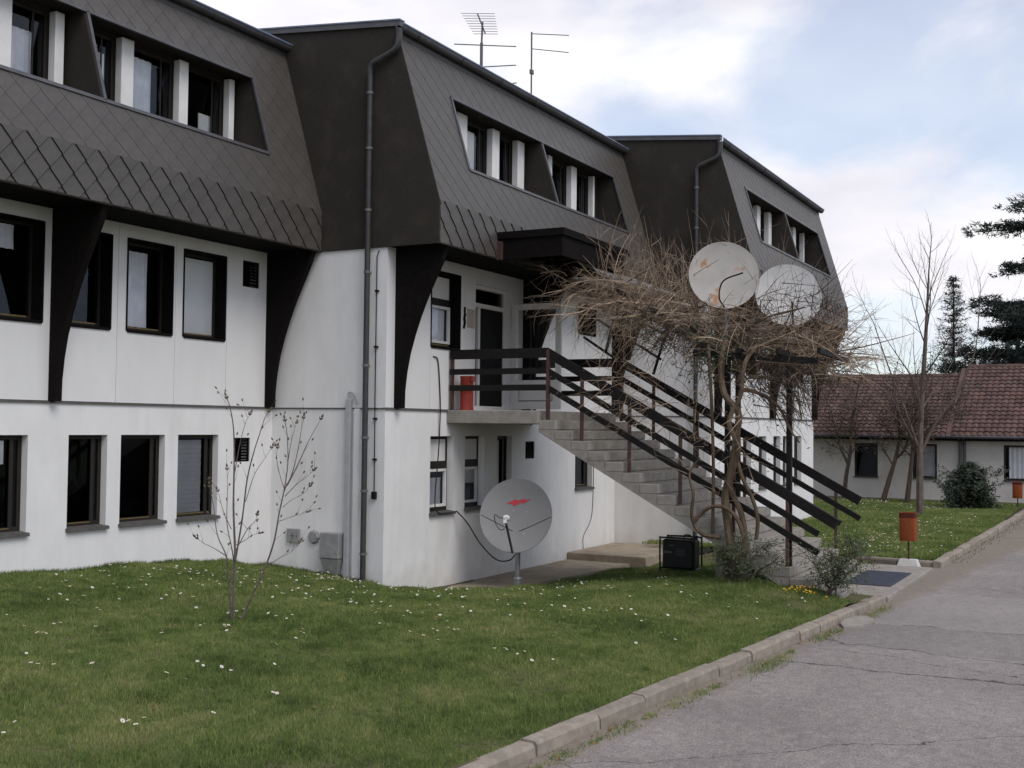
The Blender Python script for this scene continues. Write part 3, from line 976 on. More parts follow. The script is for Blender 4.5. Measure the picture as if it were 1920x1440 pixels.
def block(x0, yw, label, spec):
    x1 = x0 + BW
    bl = thing('building_block', (x0, yw, 0.0), label, 'building', 'stepped blocks of the white building')
    yb = yw + 9.0
    gh, uh = spec['ground'], spec['upper']
    # ground-storey wall with its ends
    mb = MB()
    holes_wall(mb, x0, x1, Z0, ZS, yw, 0.18, [h[:4] for h in gh] + spec['vents_g'])
    mb.quad((x0, yb, Z0), (x0, yw, Z0), (x0, yw, ZH + 0.03), (x0, yb, ZH + 0.03))
    mb.quad((x1, yw, Z0), (x1, yb, Z0), (x1, yb, ZH + 0.03), (x1, yw, ZH + 0.03))
    mb.quad((x1, yb, Z0), (x0, yb, Z0), (x0, yb, ZH), (x1, yb, ZH))
    # closing strips above the panels and behind their joints
    mb.quad((x0, yw + 0.02, ZS), (x0 + 0.2, yw + 0.02, ZS), (x0 + 0.2, yw + 0.02, ZH + 0.1), (x0, yw + 0.02, ZH + 0.1))
    bl_wall = mb.build('wall', 'plaster', bl)
    # upper storey in panels
    js_ = [x0 + BW - 1.16 - 1.135 * k for k in range(8)][::-1] + [x1]
    js_ = [x0] + [j for j in js_ if not any(h[0] + 0.05 < j < h[1] - 0.03 for h in uh)]
    for a, b in zip(js_, js_[1:]):
        hs = [h[:4] for h in uh if h[0] >= a - 0.02 and h[1] <= b + 0.02] + [h for h in spec['vents_u'] if h[0] >= a - 0.02 and h[1] <= b + 0.02]
        mb = MB()
        g = 0.003
        holes_wall(mb, a + g, b - g, ZS + 0.022, ZH + 0.10, yw, 0.2, hs)
        for xx, dx in ((a + g, 1), (b - g, -1)):
            mb.quad((xx, yw, ZS + 0.022), (xx, yw + 0.04, ZS + 0.022), (xx, yw + 0.04, ZH), (xx, yw, ZH))
        mb.build('wall_panel', 'panel_white', bl)
    for a in js_[1:-1]:                       # recessed joint strips
        MB().quad((a - 0.01, yw + 0.012, ZS), (a + 0.01, yw + 0.012, ZS), (a + 0.01, yw + 0.012, ZH), (a - 0.01, yw + 0.012, ZH)).build('joint', 'sill_grey', bl)
    # string course: a thin dark drip edge
    mb = MB()
    mb.prism([(yw + 0.03, ZS - 0.002), (yw + 0.03, ZS + 0.018), (yw - 0.02, ZS + 0.014), (yw - 0.026, ZS - 0.012), (yw - 0.018, ZS - 0.012), (yw - 0.014, ZS - 0.002)], 'x', x0 - 0.015, x1 + 0.012)
    if spec.get('end'):
        mb.box(x0 - 0.018, x0 - 0.003, yw + 0.03, yw + 2.27, ZS - 0.008, ZS + 0.014)
    mb.build('string_course', 'sill_grey', bl)
    for xx0, xx1 in spec['fins']:
        fin(bl, xx0, xx1, yw)
    # rooms behind the glass
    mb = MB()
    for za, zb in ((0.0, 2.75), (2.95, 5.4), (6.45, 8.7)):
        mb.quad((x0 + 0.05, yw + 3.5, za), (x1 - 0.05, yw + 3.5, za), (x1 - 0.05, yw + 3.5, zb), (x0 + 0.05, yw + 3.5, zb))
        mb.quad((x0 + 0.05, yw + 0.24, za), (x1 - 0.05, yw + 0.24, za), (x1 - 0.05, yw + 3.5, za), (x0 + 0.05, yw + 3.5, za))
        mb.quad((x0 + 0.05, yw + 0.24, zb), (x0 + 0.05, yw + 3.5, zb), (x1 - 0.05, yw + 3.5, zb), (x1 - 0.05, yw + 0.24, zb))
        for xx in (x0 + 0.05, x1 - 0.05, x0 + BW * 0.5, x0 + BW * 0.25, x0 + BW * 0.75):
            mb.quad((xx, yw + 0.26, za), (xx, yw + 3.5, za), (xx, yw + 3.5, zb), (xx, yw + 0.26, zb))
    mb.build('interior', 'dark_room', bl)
    for h in gh:
        window(bl, *h[:4], yw, h[4], h[5] if len(h) > 5 else None)
    for h in uh:
        if h[4] != 'door':
            window(bl, *h[:4], yw, h[4], h[5] if len(h) > 5 else None)
    for h in spec['vents_g'] + spec['vents_u']:
        vent(bl, *h, yw)
    # ---- mansard
    yo = yw - OV
    def ys(z):
        return yo + (z - ZF) * SK
    ra, rb = x0 + 1.27, x0 + 8.2          # recess in the slope
    za, zb = 6.88, 8.15
    rf = MB()
    e = 0.005
    for (a, b, c, d) in ((x0, x1, ZF, za), (x0, x1, zb, ZG + 0.05), (x0, ra, za, zb), (rb, x1, za, zb)):
        rf.quad((a, ys(c) + e, c), (b, ys(c) + e, c), (b, ys(d) + e, d), (a, ys(d) + e, d))
    roof = rf.build('mansard_roof', 'slate_gap', bl)
    MB().quad((x0, yo + 0.005, ZH), (x1, yo + 0.005, ZH), (x1, yo + 0.005, ZF), (x0, yo + 0.005, ZF)).build('shadow_backing', 'dark_brown', roof)  # dark backing paints the shadow lines around the band slates
    sf = MB()
    sf.quad((x0, yo, ZH), (x0, yw, ZH + 0.004), (x1, yw, ZH + 0.004), (x1, yo, ZH))
    sf.build('soffit', 'dark_brown', bl)
    vz = lambda z: (z - ZF) * LS / 2.77
    rects = [(0, BW, 0, vz(za)), (0, BW, vz(zb), vz(ZG)), (0, 1.27, vz(za), vz(zb)), (8.2, BW, vz(za), vz(zb))]
    lst = slates(roof, x0, yw, rects, 'slope', None, 0, 0) + slates(roof, x0, yw, [(0, BW, 0, ZF - ZH)], 'band', None, 0, 0)
    build_slates(roof, lst, 300, spec.get('slate_from', -99))
    # hem and edge trims
    t = MB()
    t.box(x0, x1, yo - 0.018, yo + 0.02, ZH - 0.015, ZH + 0.012)
    t.build('hem_trim', 'felt', roof)
    # recess: ceiling, floor, cheeks, back wall, middle divider
    rc = MB()
    yi = yw + 0.02
    rc.quad((ra, ys(zb), zb), (rb, ys(zb), zb), (rb, yi, zb), (ra, yi, zb))
    rc.quad((ra, ys(za), za), (ra, yi, za - 0.02), (rb, yi, za - 0.02), (rb, ys(za), za))
    rc.quad((ra, ys(za), za), (ra, ys(zb), zb), (ra, yi, zb), (ra, yi, za))
    rc.quad((rb, ys(zb), zb), (rb, ys(za), za), (rb, yi, za), (rb, yi, zb))
    xd = x0 + spec['div']
    rc.prism([(ys(za), za), (ys(zb), zb), (yi, zb), (yi, za)], 'x', xd - 0.045, xd + 0.045)
    xs_ = [h[0] for h in spec['dormer']] + [h[1] for h in spec['dormer']]
    holes_wall(rc, ra, rb, za, zb, yi, 0.1, [(x0 + h[0], x0 + h[1], za + 0.04, zb - 0.05) for h in spec['dormer']])
    rc.build('recess_lining', 'felt', bl)
    tr = MB()                                 # metal edge round the recess
    for (p, q) in (((ra, za), (rb, za)), ((ra, zb), (rb, zb)), ((ra, za), (ra, zb)), ((rb, za), (rb, zb)), ((xd, za), (xd, zb))):
        tr.bar((p[0], ys(p[1]) - 0.012, p[1]), (q[0], ys(q[1]) - 0.012, q[1]), 0.05, 0.03, (0, -1, SK))
    tr.build('recess_trim', 'metal_gutter', bl)
    for a, b in spec['pillars']:
        p = MB()
        p.cbox(x0 + a, x0 + b, yw - 0.10, yi + 0.01, za - 0.015, zb - 0.04, 0.006)
        p.build('pillar', 'white_paint', bl)
    for h in spec['dormer']:
        window(bl, x0 + h[0], x0 + h[1], za + 0.04, zb - 0.05, yi, 'dormer', h[2] if len(h) > 2 else None)
    # gable cladding where the block steps forward
    if spec.get('end'):
        g = MB()
        yk = yw + 9.0
        poly = [(yo - 0.012, ZH - 0.01), (yo - 0.012, ZF + 0.004), (ys(ZG) - 0.012, ZG), (yw - 0.14, 9.0), (yw + 4.5, 9.0 + 0.1 * 4.6), (yk, 9.0), (yk, ZH - 0.01)]
        g.prism(poly, 'x', x0 - 0.03, x0 - 0.002)
        g.build('gable_cladding', 'felt', bl)
        v = MB()
        v.prism([(yw - 0.22, 8.985), (yw - 0.22, 9.07), (yw + 4.5, 9.0 + 0.46 + 0.07), (yw + 4.5, 9.0 + 0.46 - 0.01)], 'x', x0 - 0.07, x0 + 0.06)
        v.build('verge_board', 'metal_gutter', bl)
        MB().prism([(yw - 0.23, 9.072), (yw - 0.23, 9.095), (yw + 4.5, 9.0 + 0.46 + 0.097), (yw + 4.5, 9.0 + 0.46 + 0.072)], 'x', x0 - 0.085, x0 + 0.06).build('verge_trim', 'sky_tinted_trim', bl)  # thin added strip, painted with the blue sky reflection along the verge
    g = MB()
    poly = [(yo + 0.004, ZH), (yo + 0.004, ZF), (ys(ZG) + 0.004, ZG), (yw + 4.5, 9.0 + 0.45), (yw + 9, 9.0), (yw + 9, ZH)]
    g.prism(poly, 'x', x1 - 0.02, x1 + 0.004)
    g.build('gable_cladding', 'felt', bl)
    # roof deck
    t = MB()
    t.quad((x0, yw - 0.16, 8.985), (x1, yw - 0.16, 8.985), (x1, yw + 4.5, 9.45), (x0, yw + 4.5, 9.45))
    t.quad((x0, yw + 4.5, 9.45), (x1, yw + 4.5, 9.45), (x1, yw + 9.2, 8.98), (x0, yw + 9.2, 8.98))
    t.build('roof', 'roof_felt', bl)
    # gutter: half-round with a rolled lip
    gt = MB()
    yc = yw - 0.235
    n = 9
    ring = [(yc + 0.075 * math.cos(math.pi + math.pi * i / n), 8.985 + 0.085 * math.sin(math.pi + math.pi * i / n)) for i in range(n + 1)]
    ring_in = [(yc + 0.068 * math.cos(math.pi + math.pi * i / n), 8.985 + 0.078 * math.sin(math.pi + math.pi * i / n)) for i in range(n + 1)][::-1]
    gt.prism(ring + ring_in, 'x', x0 - 0.10, x1 - 0.02)
    gt.box(x0, x1, yw - 0.165, yw - 0.145, 8.84, 8.985)
    gu = gt.build('gutter', 'metal_gutter', bl, smooth=True)
    MB().tube([(x0 - 0.10, yc - 0.073, 8.995), (x1 - 0.02, yc - 0.073, 8.995)], 0.02, 8).build('gutter_lip', 'sky_tinted_trim', gu, smooth=True)  # lip colour carries the painted sky reflection
    xx = x0 + 0.4
    while xx < x1:
        h = MB()
        h.tube([(xx, yc + 0.08 * math.cos(math.pi + math.pi * i / 6), 8.985 + 0.09 * math.sin(math.pi + math.pi * i / 6)) for i in range(7)], 0.010, 4)
        h.build('gutter_hook', 'pipe_dark', gu)
        xx += 1.4
    if spec.get('end'):
        d = MB()
        xp = x0 - 0.11
        yd = yw + 0.31
        d.lathe([(0.055, 0.13), (0.055, 0.0), (0.045, -0.08)], (xp + 0.02, yc + 0.01, 8.80), 10)
        d.tube([(xp + 0.02, yc + 0.01, 8.80), (xp, yc + 0.02, 8.66), (xp, yc + 0.09, 8.58), (xp, yd - 0.06, 8.44), (xp, yd, 8.36), (xp, yd, 8.2), (xp, yd, 5.6), (xp, yd, 2.9), (xp, yd, spec['pipe_base'])], 0.048, 10)
        dp = d.build('downpipe', 'pipe_dark', bl, smooth=True)
        for z in (7.95, 7.05, 6.05, 5.05, 3.55, 2.4, 1.55, 0.55):
            r_ = MB()
            r_.lathe([(0.050, -0.02), (0.057, -0.02), (0.057, 0.02), (0.050, 0.02)], (xp, yd, z), 12)
            r_.bar((xp + 0.05, yd, z), (x0 - 0.005, yd, z), 0.02, 0.02)
            r_.build('pipe_bracket', 'pipe_ring', dp)
    return bl

FINS = lambda x0: [(x0 + 0.24, x0 + 0.34), (x0 + 4.69, x0 + 4.79), (x0 + 9.08, x0 + 9.18)]
XA, XB, XC = 6.09, 15.38, 24.67
YA, YB, YC = 12.82, 10.53, 8.25
zg0, zg1, zu0, zu1 = 1.13, 2.42, 3.92, 5.27
A = block(XA, YA, 'white building block with dark slate mansard at the left edge of the photo', dict(
    ground=[(8.4, 9.2, zg0, zg1, 'ground'), (9.65, 10.48, zg0, zg1, 'ground', ('blind', 0.1, 0.72, 0.72, 0.98)), (11.14, 11.82, zg0, zg1, 'ground'), (12.07, 12.93, zg0, zg1, 'ground'), (13.2, 14.08, zg0, zg1, 'ground', ('shutter', 0.05, 0.80, 0.02, 0.97))],
    upper=[(8.6, 9.45, zu0, zu1, 'upper'), (9.80, 10.66, zu0, zu1, 'upper', ('curtain', 0.1, 0.72, 0.72, 0.98)), (11.06, 11.83, zu0, zu1, 'upper', ('curtain', 0.0, 0.60, 0.80, 1.0)), (12.11, 13.03, zu0, zu1, 'upper', ('curtain', 0.0, 0.74, 0.03, 0.93)), (13.24, 14.19, zu0, zu1, 'upper', ('blind', 0.0, 1.0, 0.0, 0.97))],
    vents_g=[(14.46, 14.83, 1.98, 2.37)], vents_u=[(14.58, 14.99, 4.84, 5.27)],
    fins=FINS(XA), div=4.86, pillars=[(1.35, 1.5), (2.5, 2.72), (3.70, 3.90), (4.58, 4.73), (5.74, 5.97), (6.88, 7.07), (7.98, 8.10)],
    dormer=[(1.5, 2.5), (2.72, 3.70), (3.90, 4.58, ('curtain', 0.05, 0.75, 0.0, 0.75)), (4.93, 5.74, ('blind', 0.2, 0.85, 0.0, 0.8)), (5.97, 6.88, ('curtain', 0.0, 0.62, 0.0, 0.93)), (7.07, 7.98, ('blind', 0.45, 0.78, 0.0, 0.45))],  # some of these pale covers stand in for sky reflected in the panes
    slate_from=8.6))
Bb = block(XB, YB, 'middle white building block with entrance landing, outside stairs and downpipe', dict(
    ground=[(16.74, 17.50, 1.10, zg1, 'sash', ('curtain', 0.0, 1.0, 0.0, 0.8)), (17.90, 18.60, 1.12, zg1, 'sash', ('blind', 0.0, 1.0, 0.55, 1.0)), (19.08, 19.67, zg0, zg1, 'ground', ('blind', 0.0, 0.6, 0.0, 0.97)), (22.53, 23.42, 1.28, zg1, 'ground')],
    upper=[(16.70, 17.68, 3.94, 5.26, 'sash_upper', ('curtain', 0.0, 1.0, 0.0, 1.0)), (18.22, 19.54, 2.90, 5.19, 'door'), (22.64, 23.55, 4.62, 5.27, 'upper')],
    vents_g=[(20.23, 20.62, 1.97, 2.31)], vents_u=[], fins=FINS(XB), div=4.67, end=True, pipe_base=0.05,
    pillars=[(1.95, 2.30), (3.22, 3.49), (4.22, 4.49), (5.55, 5.72), (6.64, 6.90), (7.75, 7.83)],
    dormer=[(2.30, 3.22, ('blind', 0.0, 0.62, 0.0, 0.90)), (3.49, 4.22), (4.73, 5.55), (5.72, 6.64), (6.90, 7.75)]))  # pale cover stands in for bright sky reflected in the first pane
Cc = block(XC, YC, 'farthest white building block, behind the vine and the two big dishes', dict(
    ground=[(27.1, 27.75, zg0, zg1, 'ground'), (28.4, 29.08, zg0, zg1, 'ground'), (29.73, 30.4, zg0, zg1, 'ground'), (30.65, 31.3, zg0, zg1, 'ground'), (31.8, 32.6, zg0, zg1, 'ground')],
    upper=[(29.70, 30.41, zu0, zu1, 'upper'), (30.69, 31.61, zu0, zu1, 'upper'), (31.82, 32.77, zu0, zu1, 'upper'), (26.2, 27.1, zu0, zu1, 'upper'), (27.3, 28.2, zu0, zu1, 'upper')],
    vents_g=[], vents_u=[], fins=FINS(XC), div=4.67, end=True, pipe_base=-0.1,
    pillars=[(2.10, 2.40), (3.22, 3.49), (4.22, 4.49), (5.55, 5.72), (6.64, 6.90), (7.75, 7.83)],
    dormer=[(2.40, 3.22, ('blind', 0.0, 0.8, 0.0, 0.90)), (3.49, 4.22), (4.73, 5.55), (5.72, 6.64), (6.90, 7.75)]))

# ------------------------------------------------------------------ entrance door, canopy (parts of the middle block)
ZL = 2.87
yd = YB + 0.10
f = MB()
frame_ring(f, 18.22, 19.54, 2.90, 5.19, yd, yd + 0.08, 0.07)
f.box(18.29, 19.47, yd, yd + 0.08, 4.78, 4.86)
f.box(18.50, 18.57, yd, yd + 0.08, 2.97, 4.78)
door = f.build('entrance_door', 'door_grey', Bb)
MB().quad((18.29, yd + 0.04, 2.97), (18.50, yd + 0.04, 2.97), (18.50, yd + 0.04, 4.78), (18.29, yd + 0.04, 4.78)).build('side_pane', 'glass', door)
MB().quad((18.29, yd + 0.04, 4.86), (19.47, yd + 0.04, 4.86), (19.47, yd + 0.04, 5.12), (18.29, yd + 0.04, 5.12)).build('transom_pane', 'glass', door)
# leaf swung open, square to the wall
xl = 19.56
f = MB()
def leaf_bar(y0, y1, z0, z1, t=0.045):
    f.box(xl, xl + t, y0, y1, z0, z1)
ya, yb_ = 9.46, 10.50
leaf_bar(ya, ya + 0.11, 2.93, 4.93); leaf_bar(yb_ - 0.11, yb_, 2.93, 4.93)
leaf_bar(ya + 0.11, yb_ - 0.11, 4.82, 4.93); leaf_bar(ya + 0.11, yb_ - 0.11, 2.93, 3.03); leaf_bar(ya + 0.11, yb_ - 0.11, 3.40, 3.48)
leaf = f.build('door_leaf', 'door_grey', Bb)
MB().box(xl + 0.012, xl + 0.035, ya + 0.11, yb_ - 0.11, 3.03, 3.40).build('lower_panel', 'door_panel', leaf)
f = MB()
f.tube([(xl - 0.004, ya + 0.17, 3.09), (xl - 0.004, yb_ - 0.17, 3.09), (xl - 0.004, yb_ - 0.17, 3.34), (xl - 0.004, ya + 0.17, 3.34), (xl - 0.004, ya + 0.17, 3.09)], 0.006, 4)
f.build('panel_moulding', 'dark_brown', leaf)
MB().quad((xl + 0.02, ya + 0.11, 3.48), (xl + 0.02, yb_ - 0.11, 3.48), (xl + 0.02, yb_ - 0.11, 4.82), (xl + 0.02, ya + 0.11, 4.82)).build('leaf_pane', 'glass', leaf)
f = MB()
f.tube([(xl - 0.01, ya + 0.06, 3.88), (xl - 0.06, ya + 0.06, 3.88), (xl - 0.06, ya + 0.17, 3.88)], 0.011, 6)
f.build('door_handle', 'steel', leaf)
# near-black sheet standing in for the shade inside the open doorway
MB().box(18.59, 19.46, yd + 0.02, yd + 0.06, 2.95, 4.77).build('doorway_shade_sheet', 'doorway_shade', Bb)

f = MB()
f.box(17.22, 20.05, 8.29, 9.60, 5.78, 5.90)
f.box(17.26, 17.31, 8.33, 9.56, 5.44, 5.78)
f.box(19.94, 19.99, 8.33, 9.56, 5.44, 5.78)
f.box(17.31, 19.94, 8.33, 8.38, 5.44, 5.78)  # boards coloured near-black to stand for the deep shade under the slab
can = f.build('canopy', 'dark_brown', Bb)
MB().box(17.20, 17.258, 9.45, 9.55, 5.43, 5.74).build('bracket_end', 'post_rust', can)
for k in range(4):
    x = 17.9 + 0.55 * k
    MB().box(x, x + 0.07, 8.4, 9.55, 5.57, 5.775).build('joist', 'dark_brown', can)
# corrugated plastic sheet running on from the canopy over the stairs
f = MB()
vs_, fs = [], []
nu = 90
for i in range(nu + 1):
    yv = 8.70 - 0.75 * i / nu
    zc = 5.52 - 0.42 * (8.70 - yv) + 0.02 * math.cos(2 * math.pi * (8.70 - yv) / 0.11)
    vs_ += [(18.6, yv, zc), (22.0, yv, zc)]
for i in range(nu):
    fs.append((2 * i, 2 * i + 1, 2 * i + 3, 2 * i + 2))
f.add(vs_, fs)
f.build('corrugated_sheet', 'sheet_plastic', can)

# ------------------------------------------------------------------ outside staircase
XS0, XS1 = 17.27, 20.52
YL = 8.75
NR, RI, GO = 16, 0.1655, 0.30
st = thing('outdoor_staircase', (XS0, 4.2, 0.15), 'wide concrete outside stairs with dark railings leading up to the entrance', 'stairs')
mb = MB()
mb.cbox(XS0 - 0.02, XS1 + 0.02, YL, YB - 0.002, ZL - 0.225, ZL, 0.012)
mb.build('landing', 'concrete', st)
for k in range(NR - 1):
    z = ZL - RI * (k + 1)
    y1 = YL - GO * k
    mb = MB()
    mb.cbox(XS0, XS1, y1 - GO - 0.015, y1 - 0.003 if k else YL - 0.003, z - 0.15, z, 0.008)
    mb.build('step', 'concrete', st)
def zs_(y):
    return ZL - RI * (YL - y) / GO
mb = MB()
yend = YL - GO * (NR - 1)
prof = [(YL + 0.02, ZL - 0.22), (YL - 0.0, ZL - 0.24)]
low = [(YL - 0.02, ZL - 0.26), (5.35, zs_(5.35) - 0.30), (yend + 0.1, -0.1), (yend, -0.1), (yend, zs_(yend) - 0.16)]
top = []
for k in range(NR - 2, -1, -1):
    y1 = YL - GO * k
    top += [(y1 - GO + 0.001, ZL - RI * (k + 1) - 0.149), (y1 - 0.001, ZL - RI * (k + 1) - 0.149)]
poly = low[:4] + top
# flight body as a row of thin prisms so that the outline stays simple
for k in range(NR - 1):
    y1 = YL - GO * k
    y0 = y1 - GO
    zt = ZL - RI * (k + 1) - 0.149
    zb0 = max(zs_(y0) - 0.36, -0.2)
    zb1 = max(zs_(y1) - 0.36, -0.2)
    mb.prism([(y0, zb0), (y1, zb1), (y1, zt), (y0, zt)], 'x', XS0 + 0.004, XS1 - 0.004)
mb.build('flight', 'concrete', st)
mb = MB()
mb.cbox(18.6, 19.9, 5.50, 6.12, -0.2, 0.90, 0.01)
mb.build('pier', 'concrete', st)

def railing(x, parts, posts, wall_y, ends):
    """parts: (dz above nosing line, height of board); near or far railing"""
    root = MB()
    for y in posts[:1]:
        root.box(x - 0.028, x + 0.028, y - 0.028, y + 0.028, ZL - 0.15, ZL + 1.02)
    r = root.build('railing', 'post_rust', st)
    for y in posts[1:]:
        zb_ = (zs_(y) - 0.10) if y < YL else ZL
        zt = (zs_(y) + 0.98) if y < YL - 0.25 else ZL + 1.0
        p = MB()
        p.box(x - 0.024, x + 0.024, y - 0.024, y + 0.024, max(zb_, -0.1), zt)
        p.build('post', 'post_rust', r)
    for (dz, h, yend_) in parts:
        z = ZL + dz
        b = MB()
        b.bar((x, wall_y, z), (x, 8.60, z), 0.05, h)
        b.build('rail', 'rail_dark', r)
        b = MB()
        sl_ = -RI / GO
        y0 = 8.615
        b.bar((x - 0.0, y0, z), (x, yend_, z + (yend_ - y0) * RI / GO), 0.05, h * 0.92)
        b.build('rail', 'rail_dark', r)
    return r
railing(XS0 + 0.05, [(0.965, 0.165, 3.86), (0.665, 0.10, 4.13), (0.385, 0.10, 4.13)], [8.60, 10.46, 7.98, 7.14, 6.28, 5.42, 4.59], YB - 0.03, None)
railing(XS1 - 0.06, [(0.965, 0.165, 4.17), (0.665, 0.10, 4.17), (0.385, 0.10, 4.5)], [8.60, 10.46, 7.95, 7.09, 6.2, 5.4, 4.58], YB - 0.03, None)

# ------------------------------------------------------------------ pergola over the stairs
pg = thing('pergola', (XS0, 4.58, 0.3), 'dark timber pergola with lattice bars above the stairs, overgrown by vine', 'pergola')
def post(x, y, z0, z1, w=0.085):
    MB().cbox(x - w / 2, x + w / 2, y - w / 2, y + w / 2, z0, z1, 0.008).build('post', 'rail_dark', pg)
post(17.40, 4.585, 0.42, 3.62, 0.08)
post(17.42, 5.55, 0.95, 3.72, 0.08)
post(20.38, 6.30, 1.3, 3.75)
beam = [(8.1, 4.73), (7.6, 4.48), (6.7, 3.97), (5.7, 3.68), (5.0, 3.62)]
for a, b in zip(beam, beam[1:]):
    MB().bar((20.47, a[0], a[1]), (20.47, b[0], b[1]), 0.07, 0.12).build('beam', 'rail_dark', pg)
MB().bar((17.4, 6.1, 3.78), (17.4, 4.15, 3.62), 0.07, 0.10).build('beam', 'rail_dark', pg)
for k in range(7):
    y = 4.1 + 0.62 * k
    z = np.interp(y, [b[0] for b in beam][::-1], [b[1] for b in beam][::-1]) + 0.10
    x0 = 17.2 if y < 6.3 else 18.4
    x9 = 19.2 if y < 5 else 20.6
    MB().bar((x0, y, z + (0.05 if y < 6.3 else 0.25)), (x9, y, z), 0.05, 0.08).build('rafter', 'rail_dark', pg)
for p, q in (((9.17, 4.72), (8.70, 4.42)), ((8.70, 4.43), (7.80, 3.88)), ((8.20, 4.60), (7.58, 4.26)), ((9.39, 4.34), (8.58, 3.82))):
    MB().bar((20.44, *p), (20.44, *q), 0.035, 0.045).build('lattice_bar', 'rail_dark', pg)
for p, q in (((8.15, 4.68), (8.44, 3.88)), ((7.63, 4.60), (7.94, 3.60)), ((8.79, 4.47), (8.92, 4.02))):
    MB().bar((20.41, *p), (20.41, *q), 0.035, 0.045, (0, 1, 0)).build('lattice_bar', 'rail_dark', pg)

# ------------------------------------------------------------------ satellite dishes
def dish(name, c, rad, normal, depth, label, mat, rim, group=None, seg=40):
    """parabolic bowl with a rolled rim; c = centre of the rim plane, normal towards the viewer side (concave face)"""
    n = Vector(normal).normalized()
    xax = Vector((0, 0, 1)).cross(n).normalized()
    yax = n.cross(xax)
    A = Matrix((xax, yax, n)).transposed()
    c = Vector(c)
    t = thing(name, c, label, 'satellite dish', group)
    b = MB()
    rings = 9
    prof = [(max(rad * k / rings, 0.004), -depth * (1 - (k / rings) ** 2)) for k in range(rings + 1)]
    back = [(r_, h - 0.012) for r_, h in prof][::-1]
    b.lathe(prof + [(rad + 0.012, 0.004), (rad + 0.014, -0.012)] + back, c, seg, A)
    b.build('reflector', mat, t, smooth=True)
    return t, A, c

# near dish on its pole
nrm = Vector((-0.95, -0.20, 0.22)).normalized()
dt, DA, dc = dish('satellite_dish', (17.55, 9.31, 1.09), 0.625, nrm, 0.10, 'grey satellite dish with red lightning mark on a pole by the wall', 'dish_grey', None)
def on_dish(u, v, lift=0.004):
    r2 = (u * u + v * v) / 0.625 ** 2
    return tuple(dc + DA @ Vector((u, v, -0.10 * (1 - r2) + lift)))
# red zigzag print: polygon strip following the bowl
zig = [(-0.200, 0.208), (-0.093, 0.204), (-0.072, 0.168), (0.072, 0.236), (0.092, 0.212), (0.245, 0.304), (0.136, 0.276), (0.124, 0.300), (-0.008, 0.262), (-0.034, 0.288)]
b = MB()
b.add([on_dish(u, v, 0.007) for u, v in zig], [(0, 1, 9), (1, 2, 9), (2, 8, 9), (2, 3, 8), (3, 7, 8), (3, 4, 7), (4, 6, 7), (4, 5, 6)])
b.build('lightning_mark', 'red_print', dt)
b = MB()
for sgn in (-1, 1):
    pts = [on_dish(sgn * (0.055 + 0.56 * k / 8), -0.26 + 0.25 * k / 8, 0.006) for k in range(9)]
    b.tube(pts, 0.006, 4)
b.build('seam', 'seam', dt)
b = MB()
for (u, v) in ((-0.07, 0.09), (0.16, 0.08), (0.15, -0.30), (-0.20, -0.16)):
    b.lathe([(0.001, 0.004), (0.008, 0.003), (0.009, 0)], on_dish(u, v, 0.001), 8, DA)
b.build('bolt', 'white_paint', dt)
feed = dc + DA @ Vector((-0.03, -0.16, 0.46))
foot = dc + DA @ Vector((0.0, -0.64, 0.02))
b = MB()
b.bar(foot, feed - DA @ Vector((0, 0.02, 0)), 0.028, 0.035)
b.build('feed_arm', 'pipe_dark', dt)
b = MB()
FA = Matrix((DA.col[0], DA.col[1], -DA.col[2])).transposed()
b.lathe([(0.001, 0.10), (0.045, 0.095), (0.048, 0.02), (0.03, 0.0), (0.03, -0.07), (0.001, -0.075)], feed + DA @ Vector((0, 0.05, 0.0)), 12, FA)
b.bar(feed + DA @ Vector((0, -0.05, 0.03)), feed + DA @ Vector((0, 0.04, 0.03)), 0.05, 0.05)
b.build('feed_horn', 'white_paint', dt, smooth=True)
b = MB()
fb = feed
b.tube(smoothpath([fb + Vector((0, 0, 0.06)), fb + Vector((-0.02, 0.10, 0.04)), fb + Vector((-0.02, 0.20, 0.09)), fb + Vector((0, 0.19, -0.06)), fb + Vector((0, 0.10, -0.16)), fb + Vector((0, 0.02, -0.14))]), 0.007, 5)
b.build('feed_lead', 'black_plastic', dt)
b = MB()
px, py = 17.68, 9.33
b.tube([(px, py, -0.16), (px, py, 0.55), (px, py, 1.0)], 0.045, 12)
b.lathe([(0.075, -0.16), (0.082, -0.14), (0.075, -0.10), (0.082, -0.07), (0.075, -0.03), (0.082, 0.0), (0.06, 0.03), (0.045, 0.03)], (px, py, 0.0), 14)
b.build('pole', 'steel', dt, smooth=True)
b = MB()
b.bar((px + 0.02, py, 0.88), tuple(dc - nrm * 0.19), 0.07, 0.06)
b.build('mount', 'pipe_dark', dt)

d1, A1, c1 = dish('satellite_dish', (18.45, 5.95, 5.13), 0.565, (-0.86, -0.40, 0.18), 0.07, 'pale round satellite dish with rust stains above the vine', 'dish_pale', None, 'big dishes on the pergola')
b = MB(); b.tube([tuple(c1 - Vector((-0.2, -0.05, 0.1))), (18.7, 6.0, 4.6), (18.7, 6.0, 3.7)], 0.04, 8); b.build('mast', 'steel', d1)
b = MB(); b.tube(smoothpath([c1 + A1 @ Vector((0.0, -0.56, 0)), c1 + A1 @ Vector((-0.10, -0.42, 0.12)), c1 + A1 @ Vector((-0.05, -0.20, 0.30)), c1 + A1 @ Vector((0.25, -0.10, 0.42))]), 0.013, 6); b.build('feed_arm', 'rail_dark', d1)
d2, A2, c2 = dish('satellite_dish', (19.1, 5.05, 4.83), 0.535, (-0.85, -0.42, 0.26), 0.085, 'cleaner white satellite dish farther right, half hidden by twigs', 'dish_white', None, 'big dishes on the pergola')
